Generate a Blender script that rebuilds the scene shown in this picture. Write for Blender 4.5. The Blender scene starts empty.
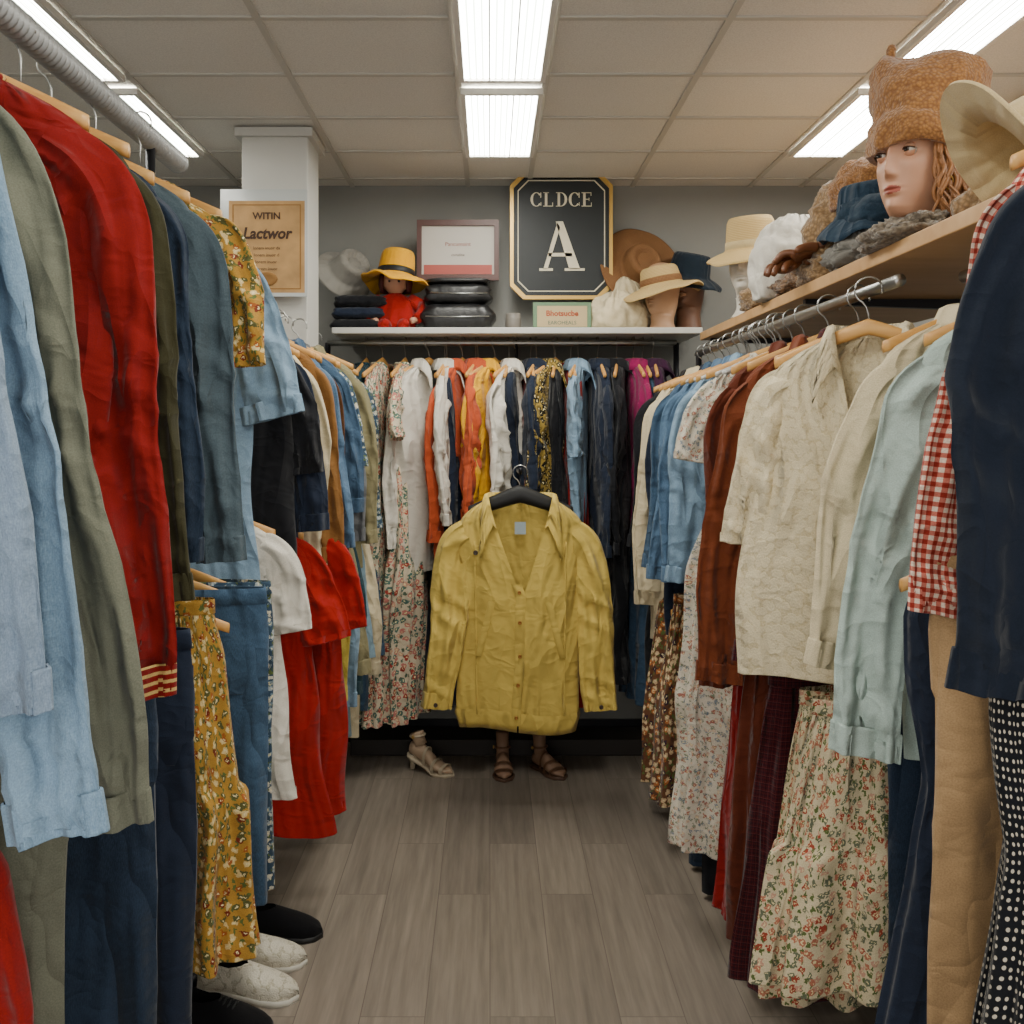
import bpy, math, random
import numpy as np
from mathutils import Vector, Matrix, noise
random.seed(4)
COL = bpy.context.scene.collection
F=950.0; CAMZ=1.4
def W(px,py,d):
    return ((px-490)*d/F, d, CAMZ+(430-py)*d/F)
# ------------------------------------------------------------------ node helpers
def hx(h,m=1.0):
    h=h.lstrip('#'); o=[]
    for i in (0,2,4):
        c=int(h[i:i+2],16)/255.
        c=c/12.92 if c<=.04045 else ((c+.055)/1.055)**2.4
        o.append(min(1,c*m))
    return (o[0],o[1],o[2],1.0)
class M:
    def __init__(s,name):
        s.m=bpy.data.materials.new(name); s.m.use_nodes=True; s.t=s.m.node_tree
        s.t.nodes.clear()
        s.out=s.t.nodes.new('ShaderNodeOutputMaterial')
        s.p=s.t.nodes.new('ShaderNodeBsdfPrincipled')
        s.t.links.new(s.p.outputs[0],s.out.inputs[0])
        s.tc=s.t.nodes.new('ShaderNodeTexCoord')
    def n(s,ty,props=None,**ins):
        nd=s.t.nodes.new('ShaderNode'+ty)
        for k,v in (props or {}).items(): setattr(nd,k,v)
        for k,v in ins.items():
            if k.startswith('i') and k[1:].isdigit(): sock=nd.inputs[int(k[1:])]
            else: sock=nd.inputs[k.replace('_',' ')]
            if isinstance(v,bpy.types.NodeSocket): s.t.links.new(v,sock)
            else: sock.default_value=v
        return nd
    def setp(s,**k):
        for a,v in k.items():
            sock=s.p.inputs[a.replace('_',' ')]
            if isinstance(v,bpy.types.NodeSocket): s.t.links.new(v,sock)
            else: sock.default_value=v
    def math(s,op,a,b=0.0,c=0.0):
        nd=s.n('Math',{'operation':op},i0=a,i1=b); 
        return nd.outputs[0]
    def map(s,vec,sc,loc=(0,0,0),rot=(0,0,0)):
        return s.n('Mapping',None,Vector=vec,Scale=sc,Location=loc,Rotation=rot).outputs[0]
    def mix(s,f,a,b,mode='MIX'):
        nd=s.t.nodes.new('ShaderNodeMix'); nd.data_type='RGBA'; nd.blend_type=mode
        for sock,v in ((nd.inputs[0],f),(nd.inputs[6],a),(nd.inputs[7],b)):
            if isinstance(v,bpy.types.NodeSocket): s.t.links.new(v,sock)
            else: sock.default_value=v
        return nd.outputs[2]
    def ramp(s,f,stops,interp='LINEAR'):
        nd=s.t.nodes.new('ShaderNodeValToRGB'); cr=nd.color_ramp; cr.interpolation=interp
        while len(cr.elements)<len(stops): cr.elements.new(0.5)
        for e,(p,c) in zip(cr.elements,stops):
            e.position=p; e.color=c if len(c)==4 else (*c,1)
        s.t.links.new(f,nd.inputs[0]); return nd.outputs[0]
    def noise(s,vec,sc,det=3,rough=.5,dist=0):
        return s.n('TexNoise',None,Vector=vec,Scale=sc,Detail=det,Roughness=rough,Distortion=dist).outputs[0]
BW=lambda v:(v,v,v,1)
def fabric_finish(m,col,wr=.5,fine=420,finestr=.2,rough=.9,sheen=.1,extra=None,fade=.12):
    uv=m.tc.outputs['UV']
    fn=m.noise(uv,fine,1)
    fac2=m.ramp(fn,[(.3,BW(.84)),(.7,BW(1.1))])
    c=m.mix(1.0,col,fac2,'MULTIPLY')
    n1=m.noise(m.map(uv,(7,1.9,1),(0,0,0),(0,0,.12)),1.0,2,.5,.5)
    r1=m.math('ABSOLUTE',m.math('SUBTRACT',n1,.5))
    b1=m.n('Bump',{'invert':True},Strength=min(1,wr*1.9),Distance=.11,Height=r1)
    n3=m.noise(m.map(uv,(10,15,1),(3,1,0),(0,0,.7)),1.0,2,.55,.4)
    r3=m.math('ABSOLUTE',m.math('SUBTRACT',n3,.5))
    b3=m.n('Bump',{'invert':True},Strength=wr,Distance=.03,Height=r3,Normal=b1.outputs[0])
    b2=m.n('Bump',None,Strength=finestr,Distance=.001,Height=fn if extra is None else extra,Normal=b3.outputs[0])
    m.setp(Base_Color=c,Roughness=rough,Normal=b2.outputs[0],Sheen_Weight=sheen,Sheen_Roughness=.5)
    m.p.inputs['Specular IOR Level'].default_value=.12
    return m.m
def solid(name,h,mul=1.0,**k):
    m=M(name); rgb=m.n('RGB'); rgb.outputs[0].default_value=hx(h,mul)
    return fabric_finish(m,rgb.outputs[0],**k)
def denim(name,h,lt=None,mul=1.0):
    m=M(name); uv=m.tc.outputs['UV']
    a=hx(h,mul); b=hx(lt,mul) if lt else tuple(min(1,x*1.7+.03) for x in a[:3])+(1,)
    tw=m.noise(m.map(uv,(700,120,1),(0,0,0),(0,0,.3)),1.0,1)
    c=m.mix(m.ramp(tw,[(.3,BW(.1)),(.75,BW(.8))]),a,b)
    fd=m.noise(m.map(uv,(6,2.5,1)),1.0,3)
    c=m.mix(m.ramp(fd,[(.42,BW(0)),(.75,BW(.7))]),c,b)
    return fabric_finish(m,c,wr=.55,extra=tw,finestr=.25,fade=.08)
def floral(name,base,cols,sc=22,r=.33,leaf='#5c6b3a',leafon=True,small=None,wr=.45):
    m=M(name); uv=m.tc.outputs['UV']
    nz=m.n('TexNoise',None,Vector=uv,Scale=sc*2.2,Detail=2)
    vec=m.n('VectorMath',{'operation':'MULTIPLY_ADD'},i0=nz.outputs['Color'],i1=(.022,.022,0),i2=uv).outputs[0]
    c=hx(base)
    if leafon:
        v2=m.n('TexVoronoi',{'voronoi_dimensions':'2D'},Vector=m.map(vec,(1,.55,1),(5.3,2.2,0),(0,0,.6)),Scale=sc*1.9)
        k=m.ramp(v2.outputs['Distance'],[(.0,BW(1)),(r*.85,BW(1)),(r*.85+.03,BW(0))])
        sel=m.ramp(v2.outputs['Color'],[(0,BW(0)),(.45,BW(1))],'CONSTANT')
        c=m.mix(m.math('MULTIPLY',k,sel),c,hx(leaf))
    v=m.n('TexVoronoi',{'voronoi_dimensions':'2D'},Vector=vec,Scale=sc)
    stops=[(i/len(cols),hx(x)) for i,x in enumerate(cols)]
    pc=m.ramp(v.outputs['Color'],stops,'CONSTANT')
    k=m.ramp(v.outputs['Distance'],[(0,BW(1)),(r,BW(1)),(r+.04,BW(0))])
    c=m.mix(k,c,pc)
    core=m.ramp(v.outputs['Distance'],[(0,BW(1)),(r*.3,BW(1)),(r*.3+.03,BW(0))])
    c=m.mix(core,c,hx(small or '#e8d9a8'))
    return fabric_finish(m,c,wr=wr)
def plaid(name,a,b,c2,sc=38,line=None):
    m=M(name); uv=m.tc.outputs['UV']
    sp=m.n('SeparateXYZ',None,Vector=uv)
    def st(o): 
        fr=m.math('FRACT',m.math('MULTIPLY',o,sc)); return m.math('LESS_THAN',fr,.5)
    sx=st(sp.outputs[0]); sy=st(sp.outputs[1])
    add=m.math('ADD',sx,sy); half=m.math('MULTIPLY',add,.5)
    c=m.ramp(half,[(0,hx(a)),(.3,hx(b)),(.8,hx(c2))],'CONSTANT')
    if line:
        def ln(o):
            fr=m.math('FRACT',m.math('MULTIPLY',o,sc*.5)); return m.math('LESS_THAN',fr,.07)
        l=m.math('MAXIMUM',ln(sp.outputs[0]),ln(sp.outputs[1]))
        c=m.mix(l,c,hx(line))
    return fabric_finish(m,c,wr=.5)
def stripes(name,a,b,sc=25,axis=1,th=.5):
    m=M(name); sp=m.n('SeparateXYZ',None,Vector=m.tc.outputs['UV'])
    fr=m.math('FRACT',m.math('MULTIPLY',sp.outputs[axis],sc))
    c=m.mix(m.math('LESS_THAN',fr,th),hx(a),hx(b))
    return fabric_finish(m,c)
def dots(name,a,b,sc=45,r=.22):
    m=M(name); v=m.n('TexVoronoi',{'voronoi_dimensions':'2D'},Vector=m.tc.outputs['UV'],Scale=sc,Randomness=.25)
    k=m.ramp(v.outputs['Distance'],[(0,BW(1)),(r,BW(1)),(r+.05,BW(0))])
    return fabric_finish(m,m.mix(k,hx(a),hx(b)))
def lace(name,h,h2):
    m=M(name); uv=m.tc.outputs['UV']
    v=m.n('TexVoronoi',{'voronoi_dimensions':'2D'},Vector=uv,Scale=62)
    v2=m.n('TexVoronoi',{'voronoi_dimensions':'2D'},Vector=uv,Scale=190)
    k=m.ramp(v.outputs['Distance'],[(0,BW(1)),(.25,BW(.6)),(.45,BW(.9)),(.6,BW(0))])
    hgt=m.math('ADD',k,m.math('MULTIPLY',v2.outputs['Distance'],.8))
    c=m.mix(m.ramp(hgt,[(.1,BW(0)),(.8,BW(1))]),hx(h2),hx(h))
    return fabric_finish(m,c,extra=hgt,finestr=.8)
def simple(name,h,rough=.5,metal=0,mul=1.0,noisesc=0,bump=.2,coat=0):
    m=M(name); c=hx(h,mul)
    if noisesc:
        nz=m.noise(m.tc.outputs['Object'],noisesc,4)
        mm=m.mix(1.0,c,m.ramp(nz,[(.3,BW(.75)),(.7,BW(1.15))]),'MULTIPLY')
        b=m.n('Bump',None,Strength=bump,Distance=.004,Height=nz)
        m.setp(Base_Color=mm,Normal=b.outputs[0])
    else: m.setp(Base_Color=c)
    m.setp(Roughness=rough,Metallic=metal,Coat_Weight=coat)
    return m.m
def straw(name,h,h2,sc=160):
    m=M(name); uv=m.tc.outputs['UV']
    w1=m.n('TexWave',{'bands_direction':'X'},Vector=uv,Scale=sc/3.0,Distortion=1.0).outputs[0]
    w2=m.n('TexWave',{'bands_direction':'Y'},Vector=uv,Scale=sc/3.0,Distortion=1.0).outputs[0]
    k=m.math('MULTIPLY',w1,w2)
    c=m.mix(k,hx(h2),hx(h))
    b=m.n('Bump',None,Strength=.5,Distance=.002,Height=k)
    m.setp(Base_Color=c,Roughness=.8,Normal=b.outputs[0]); return m.m
def boucle(name,h,h2,sc=130,st=.8):
    m=M(name); o=m.tc.outputs['Object']
    v=m.n('TexVoronoi',None,Vector=o,Scale=sc); nz=m.noise(o,sc*.6,4)
    k=m.math('ADD',m.math('MULTIPLY',v.outputs['Distance'],.9),m.math('MULTIPLY',nz,.5))
    c=m.mix(m.ramp(k,[(.3,BW(0)),(.9,BW(1))]),hx(h),hx(h2))
    b=m.n('Bump',None,Strength=st,Distance=.005,Height=m.math('SUBTRACT',1.0,k))
    m.setp(Base_Color=c,Roughness=.95,Normal=b.outputs[0],Sheen_Weight=.3); return m.m
def wood(name,h,h2,sc=(3,30,30)):
    m=M(name); o=m.tc.outputs['Object']
    nz=m.noise(m.map(o,sc),1.0,5,.6)
    c=m.mix(m.ramp(nz,[(.3,BW(0)),(.7,BW(1))]),hx(h),hx(h2))
    m.setp(Base_Color=c,Roughness=.45); return m.m
# ------------------------------------------------------------------ mesh helpers
def autouv(P):
    nv,nu=P.shape[:2]
    dr=np.linalg.norm(np.diff(P,axis=1),axis=2); row=np.argmax(dr.sum(1))
    u=np.concatenate([[0],np.cumsum(dr[row])])
    dc=np.linalg.norm(np.diff(P,axis=0),axis=2).mean(1)
    v=np.concatenate([[0],np.cumsum(dc)])
    return np.stack(np.meshgrid(u,v),-1)
def mk(name,grids,mats,parent=None,loc=None,rot=None,link=True,smooth=True):
    V=[];Fc=[];U=[];MI=[];off=0
    for g in grids:
        P=np.asarray(g[0],float); mi=g[1] if len(g)>1 else 0; mask=g[2] if len(g)>2 else None
        nv,nu=P.shape[:2]; UV=autouv(P).reshape(-1,2)
        idx=(np.arange(nv*nu).reshape(nv,nu))+off
        q=np.stack([idx[:-1,:-1],idx[:-1,1:],idx[1:,1:],idx[1:,:-1]],-1).reshape(-1,4)
        if mask is not None: q=q[mask.reshape(-1)]
        mis=np.full(len(q),0)
        if callable(mi):
            cen=P.reshape(-1,3)[(q-off)].mean(1); mis=mi(cen)
        else: mis[:]=mi
        V.append(P.reshape(-1,3)); Fc.append(q); U.append(UV); MI.append(mis); off+=nv*nu
    V=np.concatenate(V);Fc=np.concatenate(Fc);U=np.concatenate(U);MI=np.concatenate(MI)
    me=bpy.data.meshes.new(name); me.from_pydata(V.tolist(),[],Fc.tolist())
    uvl=me.uv_layers.new(name='UVMap')
    li=np.empty(len(me.loops),int); me.loops.foreach_get('vertex_index',li)
    uvl.data.foreach_set('uv',U[li].reshape(-1))
    me.polygons.foreach_set('material_index',MI.astype(int))
    me.polygons.foreach_set('use_smooth',[smooth]*len(me.polygons))
    for m in (mats if isinstance(mats,(list,tuple)) else [mats]): me.materials.append(m)
    me.update()
    ob=bpy.data.objects.new(name,me)
    if parent is not None: ob.parent=parent
    if loc is not None: ob.location=loc
    if rot is not None: ob.rotation_euler=rot
    if link: COL.objects.link(ob)
    return ob
def mkp(name,verts,faces,mats,parent=None,loc=None,rot=None,mi=None,smooth=False,bevel=0):
    me=bpy.data.meshes.new(name); me.from_pydata([tuple(v) for v in verts],[],faces)
    for m in (mats if isinstance(mats,(list,tuple)) else [mats]): me.materials.append(m)
    if mi: me.polygons.foreach_set('material_index',mi)
    if smooth: me.polygons.foreach_set('use_smooth',[True]*len(me.polygons))
    me.update(); ob=bpy.data.objects.new(name,me)
    if parent is not None: ob.parent=parent
    if loc is not None: ob.location=loc
    if rot is not None: ob.rotation_euler=rot
    COL.objects.link(ob)
    if bevel:
        b=ob.modifiers.new('bevel','BEVEL'); b.width=bevel; b.segments=3
    return ob
BF=[(0,3,2,1),(4,5,6,7),(0,1,5,4),(1,2,6,5),(2,3,7,6),(3,0,4,7)]
def box(name,x0,x1,y0,y1,z0,z1,mat,parent=None,bevel=0,world=True):
    c=((x0+x1)/2,(y0+y1)/2,(z0+z1)/2); a,b,d=(x1-x0)/2,(y1-y0)/2,(z1-z0)/2
    v=[(-a,-b,-d),(a,-b,-d),(a,b,-d),(-a,b,-d),(-a,-b,d),(a,-b,d),(a,b,d),(-a,b,d)]
    return mkp(name,v,BF,mat,parent,c,None,bevel=bevel)
def tube(pts,rad,n=12,flat=1.0,cap=True):
    pts=np.array(pts,float); k=len(pts); rad=np.broadcast_to(np.asarray(rad,float),(k,)).copy()
    if cap:
        pts=np.vstack([pts[0],pts,pts[-1]]); rad=np.concatenate([[1e-5],rad,[1e-5]]); k+=2
    T=np.gradient(pts,axis=0)
    if cap: T[0]=T[1]=pts[2]-pts[1]; T[-1]=T[-2]=pts[-2]-pts[-3]
    T/= np.linalg.norm(T,axis=1)[:,None]+1e-12
    up=np.array([0,0,1.]) if abs(T[len(T)//2][2])<.9 else np.array([0,1.,0])
    A=np.cross(T,up); A/=np.linalg.norm(A,axis=1)[:,None]+1e-9
    B=np.cross(A,T)
    th=np.linspace(0,2*np.pi,n+1)
    return pts[:,None]+rad[:,None,None]*(A[:,None]*np.cos(th)[None,:,None]+flat*B[:,None]*np.sin(th)[None,:,None])
def revolve(prof,n=32,fn=None):
    prof=np.array(prof,float); th=np.linspace(0,2*np.pi,n+1)
    r=prof[:,0][:,None]; z=np.repeat(prof[:,1][:,None],n+1,1)
    P=np.stack([r*np.cos(th),r*np.sin(th),z],-1)
    if fn: P=fn(P,th[None,:].repeat(len(prof),0),prof)
    return P
def tag(o,label,cat,group=None,kind=None):
    o['label']=label; o['category']=cat
    if group: o['group']=group
    if kind: o['kind']=kind
    return o
def struct(o): o['kind']='structure'; return o
def smoothprof(prof,n):
    prof=np.array(prof,float); 
    d=np.concatenate([[0],np.cumsum(np.hypot(np.diff(prof[:,0]),np.diff(prof[:,1])))])
    s=np.linspace(0,d[-1],400); out=np.stack([np.interp(s,d,prof[:,i]) for i in range(prof.shape[1])],1)
    k=np.ones(11)/11; pad=np.vstack([np.repeat(out[:1],5,0),out,np.repeat(out[-1:],5,0)])
    sm=np.stack([np.convolve(pad[:,i],k,'valid') for i in range(out.shape[1])],1); sm[0]=out[0]; sm[-1]=out[-1]
    ii=np.linspace(0,399,n).astype(int); return sm[ii]
# ------------------------------------------------------------------ materials
m_wood=wood('pale_hanger_wood','#d9a860','#b9803c'); m_shelfwood=wood('shelf_pine','#c9a070','#b58a58',(2,14,14))
m_chrome=simple('brushed_metal','#a9a9a6',.35,1.0); m_dkmetal=simple('dark_metal','#26262a',.4,.6)
m_railgrey=simple('grey_ribbed_metal','#a5a6a6',.45,.6)
m_white_plastic=simple('white_laminate','#c4c3bd',.4)
m_gold=simple('gold_paint','#c9a45a',.35,.5); m_black=simple('black_paint','#0d0f10',.45)
m_button=simple('pearl_button','#e4dcc8',.3); m_button_dk=simple('dark_button','#3a2d22',.4); m_copper=simple('copper_rivet','#a8743c',.35,.9)
paleden=denim('pale_denim','#71849a','#90a2b5'); ltden=denim('light_denim','#6b88a2','#8ca6bc'); midden=denim('mid_denim','#415b77','#637e99')
dkden=denim('dark_denim','#1b2532','#2e3c50'); blueden=denim('blue_denim','#2f4459','#4c6580')
sage=solid('sage_cotton','#707263'); red=solid('red_knit','#801714',1.0,wr=.6); red2=solid('bright_red_cotton','#981a16'); olive=solid('olive_cotton','#383623')
greyblue=solid('grey_blue_jersey','#4a5860',fine=260,finestr=.4); yflo=floral('mustard_floral','#b08538',['#7a3020','#dcc48a','#5a5a34','#a35a2a'],46,.32)
black=solid('black_cotton','#1b1c20'); navy=solid('navy_cotton','#181f2b'); navy2=solid('navy_wool','#222a3a')
cream=solid('cream_cotton','#cfc1a0'); white=solid('white_cotton','#d6d1c5'); tan=solid('tan_cotton','#80592f'); brown=solid('brown_cotton','#4f3019')
rust=solid('rust_linen','#703820',wr=.6); rust2=solid('russet_linen','#5c2a1a',wr=.6); mint=solid('mint_cotton','#a9bbb4',wr=.6); cream_lace=lace('cream_lace','#dccfae','#cbbb96')
ging=plaid('red_gingham','#dfcab8','#b8695a','#8c2a20',76); mplaid=plaid('maroon_plaid','#4a181a','#3a121a','#2a141c',120,'#5c2c2c')
wflo=floral('white_floral','#d3cbba',['#8a929a','#a3685c','#c9ad9a','#6f7c86'],60,.28,'#848c74'); pflo=floral('cream_pink_floral','#d4c6a3',['#a34634','#b9735a','#6a705a','#c99a84'],52,.31)
mflo=floral('multicolour_floral','#d0c2a8',['#a03c34','#c27a70','#4f7068','#cf9f86'],38,.36,'#5a6a58'); oflo=floral('orange_floral','#6a4630',['#b9703c','#cdb08a','#3c2c3a'],40,.36)
beige=solid('beige_twill','#a98a64'); dotm=dots('black_dotted','#14161a','#b9b0a0',92,.2); coral=solid('coral_linen','#b9502f'); yellow=solid('yellow_cotton','#dfa51c')
camo=floral('yellow_black_print','#a08742',['#1b1913','#2c2610','#7d6830','#14130f'],42,.42,'#1b1913',wr=.4); magenta=solid('magenta_cotton','#8c1c52'); teal=solid('teal_cotton','#243f48')
yjack=solid('mustard_yellow_twill','#cfb45c',1.0,wr=.45,fade=.06); green=solid('green_cotton','#55622f'); lime=solid('pale_yellow_cotton','#c2b04e')
grey=solid('grey_jersey','#65676a'); stripe_rw=stripes('red_cream_rib','#801714','#c9a868',70,1,.4); skyb=solid('sky_cotton','#7c95a3')
patt=floral('blue_print','#33475a',['#a3adb0','#6f8490','#c4beac'],55,.33); purple=solid('plum_cotton','#3c1f38'); sageG=solid('khaki_cotton','#827b5c')
# ------------------------------------------------------------------ garments
HANG={}
SLP=.42
def hanger_mesh(key,mat,t=.007,hgt=.013,wid=.19,dn=0):
    xs=np.linspace(-wid,wid,33); zz=-.076-dn-SLP*np.abs(xs)**1.08
    pts=np.stack([xs,0.012*(xs/wid)**2,zz],1); th=np.linspace(0,2*np.pi,13)
    hh=hgt*(1.3-.45*np.abs(xs)/wid)
    P=np.stack([np.repeat(pts[:,0:1],13,1),pts[:,1:2]+t*np.cos(th)[None],pts[:,2:3]+hh[:,None]*np.sin(th)[None]],-1)
    P=np.concatenate([np.repeat(pts[:1][None],13,1).reshape(1,13,3),P,np.repeat(pts[-1:][None],13,1).reshape(1,13,3)])
    b=mk('coat_hanger',[(P,)],mat,link=False)
    a=np.linspace(math.radians(-20),math.radians(245),18); R=.027
    hp=[(R*math.cos(x),0,R*math.sin(x)) for x in a]
    hp=hp[::-1]
    c=[(0,0,-.075-dn),(0,0,-.05),(-.004,0,-.036)]
    h=mk('hook',[(tube(np.array(c+[p for p in hp]),.0022,8),)],m_chrome,link=False)
    HANG[key]=(b.data,h.data); bpy.data.objects.remove(b); bpy.data.objects.remove(h)
hanger_mesh('wood',m_wood); hanger_mesh('woodlong',m_wood,.008,.016,dn=.07); hanger_mesh('white',m_white_plastic,.004,.007); hanger_mesh('black',m_black,.016,.026)
def hanger(loc,rot,key='wood',group='hangers on the rails',scale=1.0):
    b=bpy.data.objects.new('coat_hanger',HANG[key][0]); COL.objects.link(b); b.location=loc; b.rotation_euler=(0,0,rot)
    h=bpy.data.objects.new('hook',HANG[key][1]); COL.objects.link(h); h.parent=b; b.scale=(scale,)*3
    tag(b,{'wood':'pale wooden coat hanger with a metal hook on a clothes rail','woodlong':'pale wooden coat hanger with long metal hook on ribbed rail','white':'thin white plastic coat hanger with metal hook','black':'black coat hanger with metal hook holding a jacket'}[key],'hanger',group)
    return b
def lerp(a,b,t): return a+(b-a)*t
def ss(x): x=np.clip(x,0,1); return x*x*(3-2*x)
seed=[10]
def ridge(v): return 1-2*np.abs(np.sin(v))**.7
def crisp_hem(P,lift=.03):
    # thin turned hem: row just above the edge, then inner fold
    e=P[-1]; up=P[-2]; a=e+(up-e)*min(1,.0025/max(1e-6,np.linalg.norm((up-e).mean(0))))
    c=e.mean(0); i0=c+(e-c)*[.995,.96,1]+[0,0,.0005]; i1=c+(e-c)*[.985,.88,1]+[0,0,lift]
    return np.concatenate([P[:-1],a[None],e[None],i0[None],i1[None]])
def torso_grid(prof,rng,nu,nv,vd,nw,fa,n=2.3,ra=0,rk=9,skew=True):
    S=smoothprof(prof,nv); z=S[:,0][:,None]; w=S[:,1][:,None]; t=S[:,2][:,None]; ram=S[:,3][:,None] if S.shape[1]>3 else np.zeros_like(z)
    z0=prof[0][0]
    ve=nw*np.clip(1-(z0-z)/max(vd,1e-3),0,1)**.8
    g=np.arcsin(np.clip((ve/np.maximum(w,1e-3)),0,.999)**(n/2))
    q=np.linspace(-1,1,nu)[None,:]; th=q*(np.pi-g)
    s=np.sin(th);c=np.cos(th)
    x=w*np.sign(s)*np.abs(s)**(2/n); y=t*np.sign(c)*np.abs(c)**(2/n)
    p=rng.uniform(0,6.28,20); ks=np.array([13,24,39,64,95])*rng.uniform(.8,1.25,5); sh=rng.uniform(-.35,.35,5)
    def fold(x,z,q0):
        wp=.45*np.sin(3*z+p[0]+q0)+.3*np.sin(8*z+5*x+p[11])
        a=[ks[i]*(x*(1+.5*z)+sh[i]*z)+p[2+i]+q0*(i+1)+wp for i in range(5)]
        env=.55+.45*np.sin(7*x+4*z+p[8]+q0); env2=.5+.5*np.sin(11*x-5*z+p[12]+q0)
        return .45*np.sin(a[0])+.30*np.sin(a[1])+.42*env*ridge(.5*a[2])+.26*env2*ridge(.5*a[3])+.12*env*ridge(.5*a[4])
    dz=(z0-.05-z)
    amp=fa*(.14+.86*ss(dz/.45))
    sg=c
    f=.7*fold(x,z,0)+.45*np.where(sg<0,1,0)*fold(x,z,1.7)*np.minimum(1,-sg*2)+.4*np.where(sg>0,1,0)*fold(x,z,3.9)*np.minimum(1,sg*2)
    y=y+amp*f
    rad=1+ram*(np.sin(rk*th+p[5]+1.5*z)+.5*np.sin((rk*2-3)*th+p[6]-2*z))
    x=x*(1+.35*(rad-1)); y=y*rad+ (rad-1)*.05*np.sign(c)*np.abs(c)
    x=x+amp*.45*np.sin(6*z+p[7])+amp*.2*np.sin(17*z+p[13])*np.sign(s)
    low=ss((z0-z)/(z0-prof[-1][0]))
    sk=rng.uniform(-.10,.10) if skew else 0
    zz=z+0*x+ low*(amp*.45*np.sin(14*x+p[9])+sk*x)
    P=np.stack([x,y,zz],-1)
    return crisp_hem(P)
def sleeve_grid(sd,sw,zs,L,r0,r1,rng,ns,nth,out=.04,lean=0,fa=.1,flat=.42):
    cp=np.array([[sw-.085,0,zs-.05],[sw-.035,0,zs-.065],[sw-.012,lean*.05,zs-.12],[sw+out*.25,lean*.3,zs-.08-L*.25],[sw+out*.65,lean*.8,zs-.04-L*.62],[sw+out,lean,zs-L]])
    if L<.3: cp=np.array([[sw-.085,0,zs-.05],[sw-.035,0,zs-.065],[sw-.005,lean*.1,zs-.10],[sw+out*.5,lean*.4,zs-.08-L*.4],[sw+out*.9,lean,zs-L]])
    d=np.concatenate([[0],np.cumsum(np.linalg.norm(np.diff(cp,axis=0),axis=1))])
    s=np.linspace(0,d[-1],200); C=np.stack([np.interp(s,d,cp[:,i]) for i in range(3)],1)
    kk=np.ones(31)/31; pad=np.vstack([C[:1]+(C[0]-C[1])*np.arange(15,0,-1)[:,None],C,C[-1:]+(C[-1]-C[-2])*np.arange(1,16)[:,None]])
    C=np.stack([np.convolve(pad[:,i],kk,'valid') for i in range(3)],1)
    C=C[np.linspace(0,199,ns).astype(int)]; C[:,0]*=sd
    T=np.gradient(C,axis=0); T/=np.linalg.norm(T,axis=1)[:,None]
    Y=np.array([0,1.,0]); A=np.cross(Y,T); A/=np.linalg.norm(A,axis=1)[:,None]; B=np.cross(T,A)
    u=np.linspace(0,1,ns)[:,None]; th=np.linspace(0,2*np.pi,nth)[None,:]+np.pi/2
    base=lerp(r0,r1,u**.8)*(.74+.26*ss(u*6))
    ra=base; rb=base*lerp(flat,flat*1.15,u)
    p=rng.uniform(0,6.28,10)
    e=np.exp(-((u-.5)/.13)**2); Lq=u*L/.5
    e2=np.exp(-((u-.14)/.10)**2)
    m=1+.05*ss(u*4)*np.sin(5*Lq+p[3])+.035*e*ridge(17*Lq+p[2])+.03*ss(u*4)*ridge(7*Lq+p[8])
    mb=1+fa*ss(u*4)*(2.0*np.sin(2*th+p[5]+3*u)+2.6*ridge(.5*(5*th+p[6]+6*u))+1.6*ridge(.5*(9*th+p[1]-8*u))+2.6*ridge(.5*(3*th+36*Lq+p[0]))*e+2.2*ridge(.5*(2*th+42*Lq+p[4]))*ss((u-.75)*6))+fa*2*e2*ridge(.5*(4*th-22*Lq+p[9]))
    sway=.009*ss(u*3)*np.sin(5*Lq+p[7])
    P=C[:,None]+(ra*m*np.cos(th)+sway)[...,None]*A[:,None]+(rb*mb*np.sin(th)+sway*.8)[...,None]*B[:,None]
    C=C+sway*A+sway*.8*B
    return crisp_hem(P,.02),C,T
def cuff_grid(P,C,ln=.045,grow=1.0,up=0.0):
    e=P[-3]; c=e.mean(0); T=C[-1]-C[-2]; T=T/np.linalg.norm(T)
    e=c+(e-c)*grow; q=(e-c); q=q/ (np.linalg.norm(q,axis=1)[:,None]+1e-6)
    ee=[e-T*(ln*.8+up)+q*0,e-T*(ln*.78+up)+q*.0035,e-T*(ln*.72+up)+q*.004,e+q*.004+T*ln*.12,e+q*.004+T*ln*.16,e+q*.001+T*ln*.17,c+(e-c)*.94+T*ln*.15,c+(e-c)*.9-T*ln*.5]
    return np.array(ee)
def disc(c,r,nrm=(0,-1,0),t=.003,n=12):
    prof=[(1e-5,t),(r*.6,t),(r*.75,t*1.4),(r,t*.8),(r,0)]
    P=revolve(prof,n)
    q=Vector((0,0,1)).rotation_difference(Vector(nrm)); R=np.array(q.to_matrix())
    return P@R.T+np.array(c)
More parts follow.
